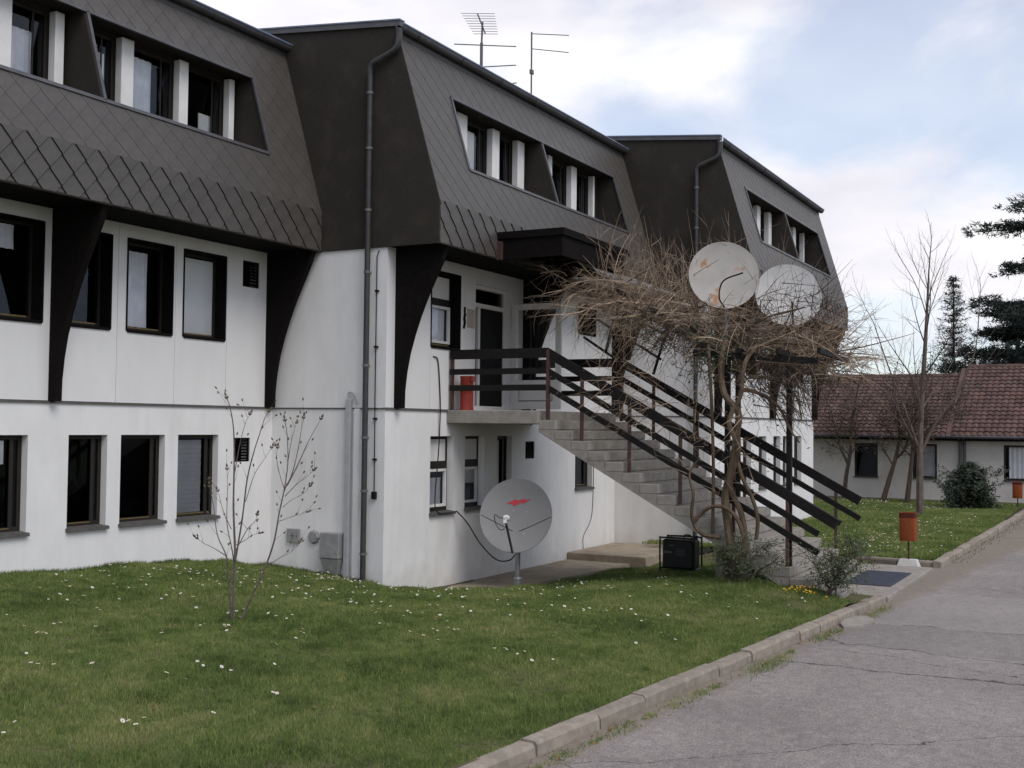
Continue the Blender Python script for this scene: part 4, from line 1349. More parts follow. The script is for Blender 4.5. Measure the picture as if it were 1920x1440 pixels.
b = MB(); b.tube([tuple(c2 - Vector((-0.2, -0.05, 0.1))), (19.35, 5.1, 4.3), (19.35, 5.1, 3.6)], 0.04, 8); b.build('mast', 'steel', d2)
b = MB(); b.tube([c2 + A2 @ Vector((0.05, -0.53, 0)), c2 + A2 @ Vector((-0.03, -0.25, 0.35))], 0.014, 6); b.build('feed_arm', 'rail_dark', d2)

# ------------------------------------------------------------------ roof antennas
def rod(mbx, p, q, r=0.012, n=5):
    mbx.tube([p, q], r, n)
an = thing('roof_antenna', (21.75, 12.5, 9.2), 'tall roof aerial mast with comb grid on top and crossing rods', 'antenna')
b = MB()
rod(b, (21.75, 12.5, 9.15), (21.75, 12.5, 10.95), 0.035, 8); rod(b, (21.75, 12.5, 10.9), (21.78, 12.5, 11.42), 0.022, 6)
rod(b, (21.58, 12.5, 9.15), (21.58, 12.5, 10.42), 0.022, 6); b.box(21.56, 21.76, 12.48, 12.52, 10.22, 10.34)
b.build('mast', 'antenna_metal', an)
rt = Vector((rgt.x, rgt.y, 0))
def arod(c, a0, a1, dz0=0.0, dz1=0.0, nm='crossbar', r=0.013):
    b = MB(); c = Vector(c)
    rod(b, tuple(c + rt * a0 + Vector((0, 0, dz0))), tuple(c + rt * a1 + Vector((0, 0, dz1))), r)
    b.build(nm, 'antenna_metal', an)
arod((21.75, 12.5, 10.90), -0.60, 0.76, 0.02, -0.02)
arod((21.75, 12.5, 10.42), 0.0, 0.76, 0.0, 0.05)
arod((21.75, 12.5, 9.98), 0.30, 0.78, 0.04, 0.1)
b = MB()
boom0, boom1 = Vector((21.75, 12.5, 11.35)) + rt * -0.10 + Vector((0, 0, 0.25)), Vector((21.75, 12.5, 11.35)) + rt * 0.08 + Vector((0, 0, -0.20))
rod(b, tuple(boom0), tuple(boom1), 0.016)
for k in range(9):
    t = k / 8
    p = boom0.lerp(boom1, t)
    w = 0.36 - 0.10 * t
    b.tube([tuple(p - rt * w), tuple(p + rt * (w + 0.02))], 0.006, 4)
b.build('comb_grid', 'antenna_metal', an)
an2 = thing('roof_antenna', (24.12, 12.5, 9.2), 'slim roof aerial mast with two rods pointing right', 'antenna')
b = MB(); rod(b, (24.14, 12.5, 9.15), (24.12, 12.5, 11.92), 0.02, 6); b.build('mast', 'antenna_metal', an2)
for z, e in ((11.88, -0.03), (11.52, -0.08)):
    b = MB(); rod(b, (24.12, 12.5, z), tuple(Vector((24.12, 12.5, z + e)) + rt * 0.88), 0.011); b.build('crossbar', 'antenna_metal', an2)
b = MB(); b.box(24.08, 24.2, 12.47, 12.53, 10.92, 11.02); b.build('clamp', 'antenna_metal', an2)

# ------------------------------------------------------------------ things on the middle block's end wall
XE = XB
b = MB()
b.cbox(XE - 0.05, XE - 0.001, 12.18, 12.44, 0.64, 0.87, 0.006)
m = b.build('meter_box', 'metal_box', origin=(XE, 12.31, 0.64)); tag(m, 'small square grey meter box low on the end wall, leftmost of three', 'box')
b = MB(); b.tube([(XE - 0.052, 12.31, 0.70), (XE - 0.052, 12.31, 0.81)], 0.006, 4); b.tube([(XE - 0.052, 12.26, 0.755), (XE - 0.052, 12.36, 0.755)], 0.006, 4); b.build('cross_mark', 'sill_grey', m)
b = MB()
b.lathe([(0.001, 0.06), (0.09, 0.06), (0.115, 0.035), (0.115, 0.0)], (XE, 11.89, 0.755), 8, Matrix(((0, 0, -1), (0, 1, 0), (1, 0, 0))))
m = b.build('junction_box', 'metal_box', origin=(XE, 11.89, 0.65)); tag(m, 'small round-cornered junction box between the two grey wall cabinets', 'box')
b = MB()
b.cbox(XE - 0.16, XE - 0.001, 11.29, 11.67, 0.44, 0.85, 0.008)
vs_ = [(XE - 0.155, 11.30, 0.432), (XE - 0.155, 11.66, 0.432), (XE - 0.001, 11.66, 0.432), (XE - 0.001, 11.30, 0.432), (XE - 0.09, 11.36, 0.14), (XE - 0.09, 11.58, 0.14), (XE - 0.001, 11.58, 0.14), (XE - 0.001, 11.36, 0.14)]
m = b.build('cable_cabinet', 'metal_box', origin=(XE, 11.48, 0.14)); tag(m, 'grey cable cabinet with tapered lower half beside the pipes', 'cabinet')
b = MB(); b.add(vs_, [(0, 1, 2, 3), (7, 6, 5, 4), (0, 4, 5, 1), (1, 5, 6, 2), (2, 6, 7, 3), (3, 7, 4, 0)]); b.build('cable_hood', 'metal_box', m)
cn = thing('conduit', (XE, 11.2, 0.05), 'pale grey cable conduit pair beside the dark downpipe', 'pipe')
b = MB(); b.cbox(XE - 0.075, XE - 0.001, 11.16, 11.26, 0.05, 3.02, 0.01); b.build('duct', 'conduit', cn)
b = MB(); b.cbox(XE - 0.05, XE - 0.001, 11.00, 11.11, 0.05, 2.86, 0.01); b.build('duct', 'plaster', cn)
b = MB(); b.tube(smoothpath([(XE - 0.04, 11.21, 3.0), (XE - 0.06, 11.20, 3.12), (XE - 0.03, 11.12, 3.10), (XE - 0.02, 11.06, 2.95)]), 0.02, 6); b.build('cable_bend', 'conduit', cn)
lc = thing('lightning_conductor', (XE, 10.70, 1.45), 'thin dark lightning conductor with clips near the wall corner', 'cable')
b = MB(); b.tube([(XE - 0.045, 10.66, 5.40), (XE - 0.03, 10.71, 5.30), (XE - 0.03, 10.71, 2.95), (XE - 0.04, 10.70, 2.8), (XE - 0.03, 10.70, 1.5)], 0.009, 5); b.build('wire', 'rail_dark', lc)
for z in (4.75, 3.85, 2.70, 2.05):
    MB().box(XE - 0.05, XE - 0.002, 10.675, 10.735, z - 0.015, z + 0.015).build('clip', 'rail_dark', lc)
MB().cbox(XE - 0.06, XE - 0.002, 10.66, 10.74, 1.42, 1.54, 0.006).build('test_box', 'rail_dark', lc)

# cable down the front wall to the dish
b = MB()
b.tube(smoothpath([(16.78, YB - 0.012, 3.78), (16.92, YB - 0.02, 3.70), (17.0, YB - 0.02, 3.13), (16.98, YB - 0.04, 2.78), (16.97, YB - 0.02, 2.13), (16.86, YB - 0.03, 1.36), (16.9, YB - 0.07, 1.13), (17.35, YB - 0.08, 1.10)]), 0.011, 5)
tag(b.build('cable', 'black_plastic', origin=(16.78, YB, 1.1)), 'black cable hanging down the front wall past the white sash window', 'cable')
b = MB()
b.tube(smoothpath([(17.50, YB - 0.07, 1.12), (17.60, 10.3, 0.92), (17.66, 10.05, 0.55), (17.68, 9.75, 0.30), (17.68, 9.5, 0.30), (17.67, 9.36, 0.42)]), 0.012, 5)
tag(b.build('cable', 'black_plastic', origin=(17.67, 9.36, 0.3)), 'sagging black cable from the window sill to the near dish', 'cable')
b = MB()
b.tube(smoothpath([(23.46, YB - 0.012, 2.30), (23.46, YB - 0.012, 1.2), (23.35, YB - 0.015, 0.6), (22.95, YB - 0.02, 0.25), (22.92, YB - 0.03, -0.02)]), 0.007, 4)
tag(b.build('cable', 'black_plastic', origin=(22.9, YB, 0)), 'thin wire running down the wall to the corner slab', 'cable')
# notice on the entrance wall, and the dark sign beside it
b = MB(); b.box(17.92, 18.18, YB - 0.008, YB - 0.001, 4.36, 4.70)
tag(b.build('notice', 'paper', origin=(18.05, YB, 4.36)), 'faded beige notice on the wall left of the entrance', 'notice')
b = MB()
b.prism([(17.80, 4.72), (17.84, 4.72), (17.835, 4.62), (17.86, 4.60), (17.83, 4.52), (17.85, 4.45), (17.81, 4.33), (17.77, 4.34), (17.80, 4.45), (17.775, 4.50), (17.80, 4.58)], 'y', YB - 0.02, YB - 0.001)
tag(b.build('wall_ornament', 'dark_brown', origin=(17.81, YB, 4.33)), 'small dark wavy ornament on the wall beside the notice', 'ornament')
# red can on the landing
t = thing('ash_can', (17.55, 10.30, ZL), 'red cylindrical ash can on the landing behind the railing', 'can')
b = MB(); b.lathe([(0.001, 0.0), (0.118, 0.0), (0.122, 0.01), (0.118, 0.03), (0.118, 0.56), (0.125, 0.58), (0.125, 0.60), (0.112, 0.60), (0.112, 0.48), (0.001, 0.48)], (17.55, 10.30, ZL), 24); b.build('body', 'red_paint', t, smooth=True)
b = MB(); b.cbox(17.47, 17.55, 10.14, 10.19, ZL + 0.50, ZL + 0.60, 0.006); b.build('handle', 'red_paint', t)

# ------------------------------------------------------------------ generator
gx, gy, gz = 20.25, 7.36, hz(20.25, 7.4) - 0.01
g = thing('generator', (gx, gy, gz), 'black portable generator in a tube frame on the grass under the stairs', 'generator')
x0, x1, y0, y1, z0, z1 = gx - 0.02, gx + 0.34, 7.08, 7.68, gz + 0.05, gz + 0.58
b = MB(); b.cbox(x0, x1, y0, y1, z0, z1, 0.03); b.build('housing', 'black_plastic', g)
b = MB()
for x in (x0 - 0.02, x1 + 0.02):
    b.tube(smoothpath([(x, y0 - 0.03, gz), (x, y0 - 0.03, z1 - 0.02), (x, y0 + 0.02, z1 + 0.03), (x, y1 - 0.02, z1 + 0.03), (x, y1 + 0.03, z1 - 0.02), (x, y1 + 0.03, gz)], 4), 0.017, 7)
b.tube([(x0 - 0.02, y1 + 0.03, z0), (x1 + 0.02, y1 + 0.03, z0)], 0.017, 6); b.tube([(x0 - 0.02, y0 - 0.03, z0), (x1 + 0.02, y0 - 0.03, z0)], 0.017, 6)
b.build('tube_frame', 'black_plastic', g, smooth=True)
b = MB(); b.box(x0 - 0.008, x0 + 0.002, 7.48, 7.66, gz + 0.33, gz + 0.37); b.build('decal', 'decal', g); b = MB(); b.box(x0 - 0.008, x0 + 0.002, 7.44, 7.54, gz + 0.46, gz + 0.485); b.build('decal', 'decal', g)
b = MB(); b.box(x0 - 0.012, x0 + 0.002, 7.22, 7.42, gz + 0.28, gz + 0.42); b.build('control_panel', 'pipe_dark', g)
b = MB(); b.tube(smoothpath([(gx + 0.1, 7.30, z1), (gx + 0.1, 7.30, z1 + 0.07), (gx + 0.1, 7.22, z1 + 0.09), (gx + 0.1, 7.16, z1 + 0.06), (gx + 0.1, 7.15, z1)], 4), 0.012, 6); b.build('lifting_handle', 'black_plastic', g)
b = MB(); b.lathe([(0.025, 0), (0.025, 0.05), (0.04, 0.05), (0.04, 0.075), (0.001, 0.08)], (gx + 0.15, 7.08, z1), 12); b.build('fuel_cap', 'black_plastic', g)

# ------------------------------------------------------------------ litter bins, door mat
def litter_bin(x, y, z, label, base):
    t = thing('litter_bin', (x, y, z), label, 'litter bin')
    zt = z + 1.02
    w, d = 0.155, 0.13
    def ring(zz, k, dx=0):
        n = 16
        r_ = []
        for i in range(n):
            a = 2 * math.pi * i / n
            cx, sy = math.cos(a), math.sin(a)
            e = 0.32
            r_.append((x + d * k * abs(cx) ** e * (1 if cx > 0 else -1), y + w * k * abs(sy) ** e * (1 if sy > 0 else -1), zz))
        return r_
    b = MB()
    levels = [(zt - 0.54, 0.92), (zt - 0.53, 0.97), (zt - 0.03, 1.0), (zt, 1.02), (zt, 0.96), (zt - 0.30, 0.93)]
    vs_ = []
    for zz_, k in levels: vs_ += ring(zz_, k)
    n = 16
    fs = [tuple(range(n))[::-1]]
    for l in range(len(levels) - 1):
        fs += [(l * n + i, l * n + (i + 1) % n, (l + 1) * n + (i + 1) % n, (l + 1) * n + i) for i in range(n)]
    fs.append(tuple(range((len(levels) - 1) * n, len(levels) * n)))
    b.add(vs_, fs)
    b.build('bucket', 'orange_paint', t, smooth=True)
    b = MB()
    r0 = ring(zt - 0.10, 1.012)
    r1 = ring(zt - 0.003, 1.03)
    b.add(r0 + r1, [(i, (i + 1) % n, n + (i + 1) % n, n + i) for i in range(n)])
    b.build('rim_band', 'orange_inside', t)
    b = MB()
    b.tube([(x + 0.02, y, z + 0.02), (x + 0.02, y, zt - 0.5)], 0.018, 8)
    b.build('post', 'post_rust', t)
    if base:
        b = MB()
        b.add([(x - 0.14, y - 0.20, z - 0.02), (x + 0.18, y - 0.20, z - 0.02), (x + 0.18, y + 0.20, z - 0.02), (x - 0.14, y + 0.20, z - 0.02), (x - 0.09, y - 0.15, z + 0.13), (x + 0.13, y - 0.15, z + 0.13), (x + 0.13, y + 0.15, z + 0.13), (x - 0.09, y + 0.15, z + 0.13)],
              [(0, 3, 2, 1), (4, 5, 6, 7), (0, 1, 5, 4), (1, 2, 6, 5), (2, 3, 7, 6), (3, 0, 4, 7)])
        b.build('concrete_foot', 'stone_white', t)
litter_bin(23.22, 3.83, 0.02, 'orange litter bin on a post with a white concrete foot', True)
litter_bin(41.6, 3.42, -0.06, 'small reddish litter bin at the far right by the house', False)
b = MB()
b.cbox(19.55, 21.55, 3.50, 4.28, 0.077, 0.092, 0.004)
mt = b.build('door_mat', 'mat_blue', origin=(20.5, 3.9, 0.077)); tag(mt, 'blue-grey rubber mat on the slab at the foot of the stairs', 'mat')
for k in range(13):
    MB().box(19.62 + 0.15 * k, 19.655 + 0.15 * k, 3.53, 4.25, 0.0915, 0.0965).build('rib', 'mat_blue', mt)

# ------------------------------------------------------------------ far house
XH = 44.0
fh = thing('low_house', (XH, 6.0, 0.0), 'long low white house with red tiled roof in the background', 'house')
YH0, YH1 = -14.0, 15.0
wins = [(9.17, 8.33), (7.11, 6.27), (4.06, 2.9), (0.8, -0.2), (-3, -4)]
mb = MB()
ys_h = sorted({YH0, YH1, *[a for a, b in wins], *[b for a, b in wins]})
for a, b in zip(ys_h, ys_h[1:]):
    hole = any(w[1] < (a + b) / 2 < w[0] for w in wins)
    for c, d in ((-0.3, 0.90), (0.90, 2.13), (2.13, 2.55)):
        if hole and c == 0.90: continue
        mb.quad((XH, b, c), (XH, a, c), (XH, a, d), (XH, b, d))
for w in wins:
    for yy in w:
        mb.quad((XH, yy, 0.90), (XH, yy, 2.13), (XH + 0.15, yy, 2.13), (XH + 0.15, yy, 0.90))
mb.quad((XH, YH1, -0.3), (XH + 9, YH1, -0.3), (XH + 9, YH1, 2.55), (XH, YH1, 2.55))
mb.quad((XH, YH0, -0.3), (XH, YH0, 2.55), (XH + 9, YH0, 2.55), (XH + 9, YH0, -0.3))
mb.build('wall', 'house_wall', fh)
MB().box(XH - 0.03, XH + 0.05, YH0, YH1, -0.3, 0.14).build('plinth', 'plinth', fh)
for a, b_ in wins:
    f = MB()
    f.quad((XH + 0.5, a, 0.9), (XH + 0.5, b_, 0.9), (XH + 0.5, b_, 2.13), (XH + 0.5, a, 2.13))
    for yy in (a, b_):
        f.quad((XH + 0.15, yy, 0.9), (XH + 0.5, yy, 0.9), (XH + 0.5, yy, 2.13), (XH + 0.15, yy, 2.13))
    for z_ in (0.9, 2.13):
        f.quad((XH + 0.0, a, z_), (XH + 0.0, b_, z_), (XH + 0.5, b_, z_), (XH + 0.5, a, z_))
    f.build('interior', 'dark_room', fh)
for k, (a, b_) in enumerate(wins):
    f = MB()
    def fb_(y0, y1, z0, z1): f.box(XH + 0.05, XH + 0.11, y0, y1, z0, z1)
    fb_(b_, b_ + 0.06, 0.90, 2.13); fb_(a - 0.06, a, 0.90, 2.13); fb_(b_ + 0.06, a - 0.06, 2.06, 2.13); fb_(b_ + 0.06, a - 0.06, 0.90, 0.97)
    w = f.build('window', 'brown_frame', fh)
    MB().quad((XH + 0.08, b_ + 0.06, 0.97), (XH + 0.08, a - 0.06, 0.97), (XH + 0.08, a - 0.06, 2.06), (XH + 0.08, b_ + 0.06, 2.06)).build('pane', 'glass', w)
    MB().box(XH - 0.06, XH + 0.05, b_ - 0.03, a + 0.03, 0.86, 0.90).build('sill', 'sill_grey', w)
    if k == 1:
        MB().box(XH + 0.2, XH + 0.21, b_ + 0.1, a - 0.25, 0.97, 2.06).build('curtain', 'shutter_grey', w)
    if k == 2:
        c = MB(); n = 12
        for q in range(n):
            c.quad((XH + 0.2 + 0.03 * (q % 2), b_ + 0.1 + 0.9 * q / n, 0.97), (XH + 0.2 + 0.03 * ((q + 1) % 2), b_ + 0.1 + 0.9 * (q + 1) / n, 0.97), (XH + 0.2 + 0.03 * ((q + 1) % 2), b_ + 0.1 + 0.9 * (q + 1) / n, 2.06), (XH + 0.2 + 0.03 * (q % 2), b_ + 0.1 + 0.9 * q / n, 2.06))
        c.build('curtain', 'curtain', w)
# tiled roof as courses of real tiles
def house_roof(yA, yB, xe, ze, xr, zr, name):
    deck = MB()
    deck.quad((xe, yA, ze), (xe, yB, ze), (xr, yB, zr), (xr, yA, zr))
    deck.quad((xr, yA, zr), (xr, yB, zr), (2 * xr - xe, yB, ze), (2 * xr - xe, yA, ze))
    deck.quad((xe, yA, ze), (xr, yA, zr), (2 * xr - xe, yA, ze), (xr, yA, ze - 0.02))
    deck.quad((xe, yB, ze), (2 * xr - xe, yB, ze), (xr, yB, zr), (xr, yB, zr))
    dk = deck.build(name, 'roof_tile', fh)
    t = MB()
    L = math.hypot(xr - xe, zr - ze)
    ux, uz = (xr - xe) / L, (zr - ze) / L
    nx_, nz_ = -uz, ux
    rows = int(L / 0.30)
    cols = int((yB - yA) / 0.21)
    rng = random.Random(3)
    for r in range(rows + 1):
        s0, s1 = r * 0.30 - 0.04, min(r * 0.30 + 0.30, L)
        for c in range(cols):
            y0 = yA + c * 0.21
            vs_ = []
            j = rng.uniform(-0.008, 0.008)
            for s, lift in ((s0, 0.075 + j), (s1, 0.03)):
                for k, bump in ((0, 0.0), (0.35, 0.035), (0.65, 0.035), (1.0, 0.0)):
                    h = lift + bump
                    vs_.append((xe + ux * s + nx_ * h, y0 + 0.205 * k, ze + uz * s + nz_ * h))
            vs_ += [(xe + ux * s0, y0, ze + uz * s0), (xe + ux * s0, y0 + 0.205, ze + uz * s0)]
            t.add(vs_, [(0, 4, 5, 1), (1, 5, 6, 2), (2, 6, 7, 3), (8, 0, 1, 2, 3, 9)])
    stuff(t.build('roof_tiles', 'roof_tile', dk))
    b = MB()
    y = yA
    while y < yB:
        b.lathe([(0.11, 0), (0.10, 0.36)], (xr, y, zr + 0.03), 8, Matrix(((1, 0, 0), (0, 0, 1), (0, -1, 0))).transposed())
        y += 0.34
    stuff(b.build('ridge_tiles', 'roof_tile', dk))
house_roof(5.95, YH1 + 0.3, XH - 0.45, 2.38, XH + 4.2, 4.72, 'roof')
house_roof(YH0, 5.94, XH - 0.45, 2.40, XH + 4.2, 5.06, 'roof')
MB().box(XH - 0.42, XH, YH0, YH1, 2.26, 2.36).build('eaves', 'dark_brown', fh)
b = MB(); b.tube([(XH - 0.50, YH0, 2.40), (XH - 0.50, YH1, 2.40)], 0.06, 8); b.build('gutter', 'metal_gutter', fh)
for y in (5.48, 5.33):
    b = MB(); b.tube([(XH - 0.45, y, 2.36), (XH - 0.08, y, 2.2), (XH - 0.08, y, 0.0)], 0.05, 8); b.build('downpipe', 'metal_gutter', fh)

# ------------------------------------------------------------------ plants: generic tools
def twig_into(mbx, p, d, L, r, rng, bend=0.35, droop=0.0, seg=5, n=3):
    """one curved tapering twig; returns its points"""
    p = Vector(p)
    d = Vector(d).normalized()
    ax = Vector((rng.gauss(0, 1), rng.gauss(0, 1), rng.gauss(0, 1)))
    pts, rs = [p.copy()], [r]
    for k in range(seg):
        d = (d + ax * (bend / seg) * rng.uniform(0.2, 1.0) + Vector((0, 0, -droop / seg))).normalized()
        p = p + d * (L / seg)
        pts.append(p.copy())
        rs.append(r * (1 - 0.8 * (k + 1) / seg))
    mbx.tube(pts, rs, n, cap=False)
    return pts, d

def leaf_quads(mbx, p, rng, size, n, spread):
    for _ in range(n):
        c = Vector(p) + Vector((rng.gauss(0, spread), rng.gauss(0, spread), rng.gauss(0, spread)))
        a = Vector((rng.gauss(0, 1), rng.gauss(0, 1), rng.gauss(0, 0.6))).normalized()
        b = a.orthogonal().normalized()
        s = size * rng.uniform(0.6, 1.3)
        mbx.add([tuple(c - a * s), tuple(c + b * s * 0.4), tuple(c + a * s), tuple(c - b * s * 0.4)], [(0, 1, 2, 3)])

def limb(mbx, p, d, L, r, level, rng, out_tips, spec):
    """recursive bare-branch builder"""
    seg = 4 if level < 2 else 3
    d = Vector(d).normalized()
    p = Vector(p)
    pts, rs = [p.copy()], [r]
    r_end = r * spec['taper']
    for k in range(seg):
        d = (d + Vector((rng.gauss(0, 1), rng.gauss(0, 1), rng.gauss(0, 0.6))) * spec['wobble'] + Vector((0, 0, spec['up'] / seg))).normalized()
        p = p + d * (L / seg)
        pts.append(p.copy())
        rs.append(r + (r_end - r) * (k + 1) / seg)
    mbx.tube(pts, rs, 6 if level == 0 else (4 if level == 1 else 3), cap=False)
    if level >= spec['levels']:
        out_tips.append((pts[-1], d))
        return
    nchild = spec['kids'][level]
    for c in range(nchild):
        t = spec['start'] + (1 - spec['start']) * (c + rng.random() * 0.8) / nchild
        i = min(int(t * seg), seg - 1)
        q = pts[i].lerp(pts[i + 1], t * seg - i)
        az = 2 * math.pi * (c * 0.382 + rng.random() * 0.25) + level
        s = d.orthogonal().normalized()
        s = Matrix.Rotation(az, 3, d) @ s
        ang = R(spec['angle'] + rng.uniform(-12, 12))
        nd_ = d * math.cos(ang) + s * math.sin(ang)
        limb(mbx, q, nd_, L * spec['ratio'] * rng.uniform(0.75, 1.15) * (1.1 - 0.35 * t), rs[i] * 0.55, level + 1, rng, out_tips, spec)
    limb(mbx, pts[-1], d, L * spec['ratio'], r_end, level + 1, rng, out_tips, spec)

# ------------------------------------------------------------------ climbing vine over the pergola
rng = random.Random(11)
vn = thing('climbing_vine', (17.15, 5.45, 0.33), 'leafless tangled climbing vine with thick twisted trunk over the stairs', 'vine')
t = MB()
xv = 17.13
t.tube(smoothpath([(xv, 5.50, 0.2), (xv - 0.02, 5.40, 0.75), (xv, 5.43, 1.05), (xv + 0.03, 5.50, 1.55), (xv, 5.38, 2.05), (xv - 0.03, 5.31, 2.5), (xv + 0.02, 5.30, 2.85), (xv + 0.05, 5.52, 3.12), (xv + 0.10, 5.60, 3.5), (xv + 0.3, 5.6, 3.95)]), [0.075 - 0.0006 * i for i in range(55)], 8)
t.tube(smoothpath([(xv + 0.06, 5.36, 0.25), (xv + 0.05, 5.20, 0.8), (xv + 0.06, 5.25, 1.3), (xv + 0.02, 5.42, 1.75), (xv - 0.06, 5.27, 2.3), (xv - 0.05, 5.42, 2.7), (xv + 0.06, 5.28, 3.1), (xv + 0.1, 5.22, 3.6), (xv + 0.4, 5.1, 3.9)]), [0.05 - 0.0004 * i for i in range(49)], 7)
t.tube(smoothpath([(xv - 0.05, 5.55, 0.95), (xv - 0.06, 5.85, 1.0), (xv - 0.05, 6.0, 1.25), (xv - 0.03, 5.99, 1.6), (xv, 6.06, 1.9), (xv, 5.9, 2.15)]), [0.038 - 0.0008 * i for i in range(31)], 6)
t.tube(smoothpath([(xv - 0.06, 5.98, 1.15), (xv - 0.08, 5.75, 1.38), (xv - 0.08, 5.50, 1.42), (xv - 0.08, 5.28, 1.25), (xv - 0.06, 5.18, 0.98)]), 0.032, 6)
t.tube(smoothpath([(xv - 0.03, 5.0, 0.95), (xv - 0.03, 4.98, 1.25), (xv - 0.02, 5.06, 1.55), (xv, 5.22, 1.85), (xv, 5.30, 2.1)]), 0.03, 6)
t.tube(smoothpath([(xv + 0.1, 5.72, 1.0), (xv + 0.06, 5.70, 2.0), (xv + 0.08, 5.74, 3.0), (xv + 0.15, 5.82, 3.9)]), 0.026, 6)
t.build('trunk', 'vine_bark', vn, smooth=True)
t = MB()
mains = [[(17.4, 5.6, 3.8), (17.9, 6.3, 4.1), (18.4, 7.2, 4.5), (18.5, 8.3, 5.0), (18.3, 9.0, 5.1)],
         [(17.3, 5.5, 3.8), (18.3, 5.9, 4.0), (19.2, 6.6, 4.3), (19.6, 7.6, 4.7)],
         [(17.4, 5.3, 3.8), (17.9, 4.9, 3.95), (18.6, 4.4, 3.9), (19.4, 4.1, 3.8)],
         [(17.4, 5.3, 3.7), (18.4, 5.2, 3.9), (19.6, 5.2, 4.0), (20.4, 5.0, 3.9)],
         [(17.3, 5.3, 3.2), (17.3, 5.05, 3.15), (17.35, 4.75, 2.95), (17.3, 4.55, 2.6), (17.35, 4.42, 2.4)],
         [(17.35, 5.2, 3.4), (17.5, 4.8, 3.35), (17.45, 4.5, 3.1), (17.4, 4.4, 2.75)],
         [(18.2, 5.8, 3.9), (17.9, 5.2, 4.3), (18.0, 4.5, 4.5)]]
main_pts = []
for m_ in mains:
    sp = smoothpath(m_)
    t.tube(sp, [0.035 - 0.024 * i / (len(sp) - 1) for i in range(len(sp))], 5)
    main_pts += sp
t.build('limbs', 'vine_bark', vn, smooth=True)
tan, dark = MB(), MB()
def inside_clear(p):           # keep most of the front of the two dishes free
    v1 = Vector(p) - Vector((18.45, 5.95, 5.13))
    if p[0] < 18.75 and math.hypot(v1.y * 1.0, v1.z) < 0.62 and v1.z > -0.32:
        return True
    return False
def vine_batch(mbx, n, cy, cz, sx, dmean, dsp, L, r, droop, bend=0.5, kids=0):
    k = 0
    tries = 0
    while k < n and tries < n * 6:
        tries += 1
        f = rng.random()
        p = Vector((rng.uniform(*sx), rng.uniform(*cy), 0))
        z0 = np.interp(p.y, cz[0], cz[1])
        p.z = z0 + rng.gauss(0, cz[2])
        d = Vector(dmean) + Vector((rng.gauss(0, 1), rng.gauss(0, 1), rng.gauss(0, 1))) * dsp
        if d.length < 0.1: continue
        l = rng.uniform(*L)
        e = p + d.normalized() * l * 0.8
        if inside_clear(p) or inside_clear(e) or inside_clear((p + e) / 2): continue
        pts, dd = twig_into(mbx, p, d, l, r * rng.choice((0.7, 0.9, 1.1, 1.4, 2.0)), rng, bend, droop)
        for _ in range(kids):
            q = pts[rng.randint(1, 4)]
            twig_into(mbx, q, dd + Vector((rng.gauss(0, .7), rng.gauss(0, .7), rng.gauss(0, .7))), l * rng.uniform(0.25, 0.5), r * 0.75, rng, bend, droop, 3)
        k += 1
cz = ([4.0, 5.0, 6.0, 7.0, 8.0, 9.0], [3.75, 3.95, 4.2, 4.45, 4.85, 5.1], 0.22)
czl = ([4.0, 5.0, 6.0, 7.0, 8.0, 9.0], [3.65, 3.75, 3.95, 4.25, 4.65, 4.9], 0.18)
vine_batch(dark, 480, (4.1, 7.6), czl, (17.4, 20.4), (0, 0, 0.05), 0.8, (0.4, 0.9), 0.0065, 0.3, 0.7, 1)
vine_batch(tan, 230, (7.2, 8.7), cz, (17.9, 19.6), (-0.2, 0.7, 0.12), 0.68, (0.4, 1.3), 0.0066, 0.45, 1.1, 2)
vine_batch(tan, 250, (6.3, 8.2), cz, (17.8, 20.2), (0, 0.2, 0.25), 0.7, (0.5, 1.1), 0.0055, 0.4, 0.6, 2)
vine_batch(tan, 300, (4.2, 6.6), cz, (17.4, 20.4), (-0.1, -0.1, 0.15), 0.75, (0.5, 1.1), 0.0055, 0.4, 0.6, 2)
vine_batch(tan, 150, (4.0, 5.3), cz, (17.5, 20.4), (0.0, -0.9, 0.1), 0.5, (0.5, 1.15), 0.005, 0.3, 0.5, 2)
vine_batch(dark, 170, (4.0, 5.4), ([4, 6], [4.35, 4.5], 0.25), (17.3, 18.4), (0, -0.4, 0.1), 0.7, (0.4, 0.8), 0.0045, 0.1, 0.6, 1)
vine_batch(tan, 90, (5.2, 8.3), ([5, 8.4], [4.6, 5.2], 0.2), (18.6, 20.2), (-0.1, 0.15, 1.0), 0.4, (0.8, 1.5), 0.006, 0.1, 0.35, 1)
vine_batch(dark, 120, (4.3, 6.2), ([4, 6.5], [3.6, 3.7], 0.12), (17.2, 18.6), (0, -0.25, -1.0), 0.5, (0.35, 0.9), 0.0055, 0.0, 0.7, 2)
vine_batch(dark, 90, (4.3, 5.2), ([4, 6.5], [3.3, 3.2], 0.2), (17.15, 17.5), (0, -0.7, -0.6), 0.4, (0.4, 0.9), 0.006, 0.1, 0.6, 2)
vine_batch(tan, 95, (5.0, 6.1), ([5, 6.2], [2.4, 2.8], 0.6), (17.0, 17.3), (0, 0.3, 0.1), 0.7, (0.3, 0.7), 0.004, 0.2, 0.7, 1)
vine_batch(tan, 90, (6.2, 7.6), ([6, 8], [2.9, 3.3], 0.35), (17.15, 17.5), (0, 0.9, -0.2), 0.5, (0.5, 1.0), 0.0035, 0.2, 0.5, 1)
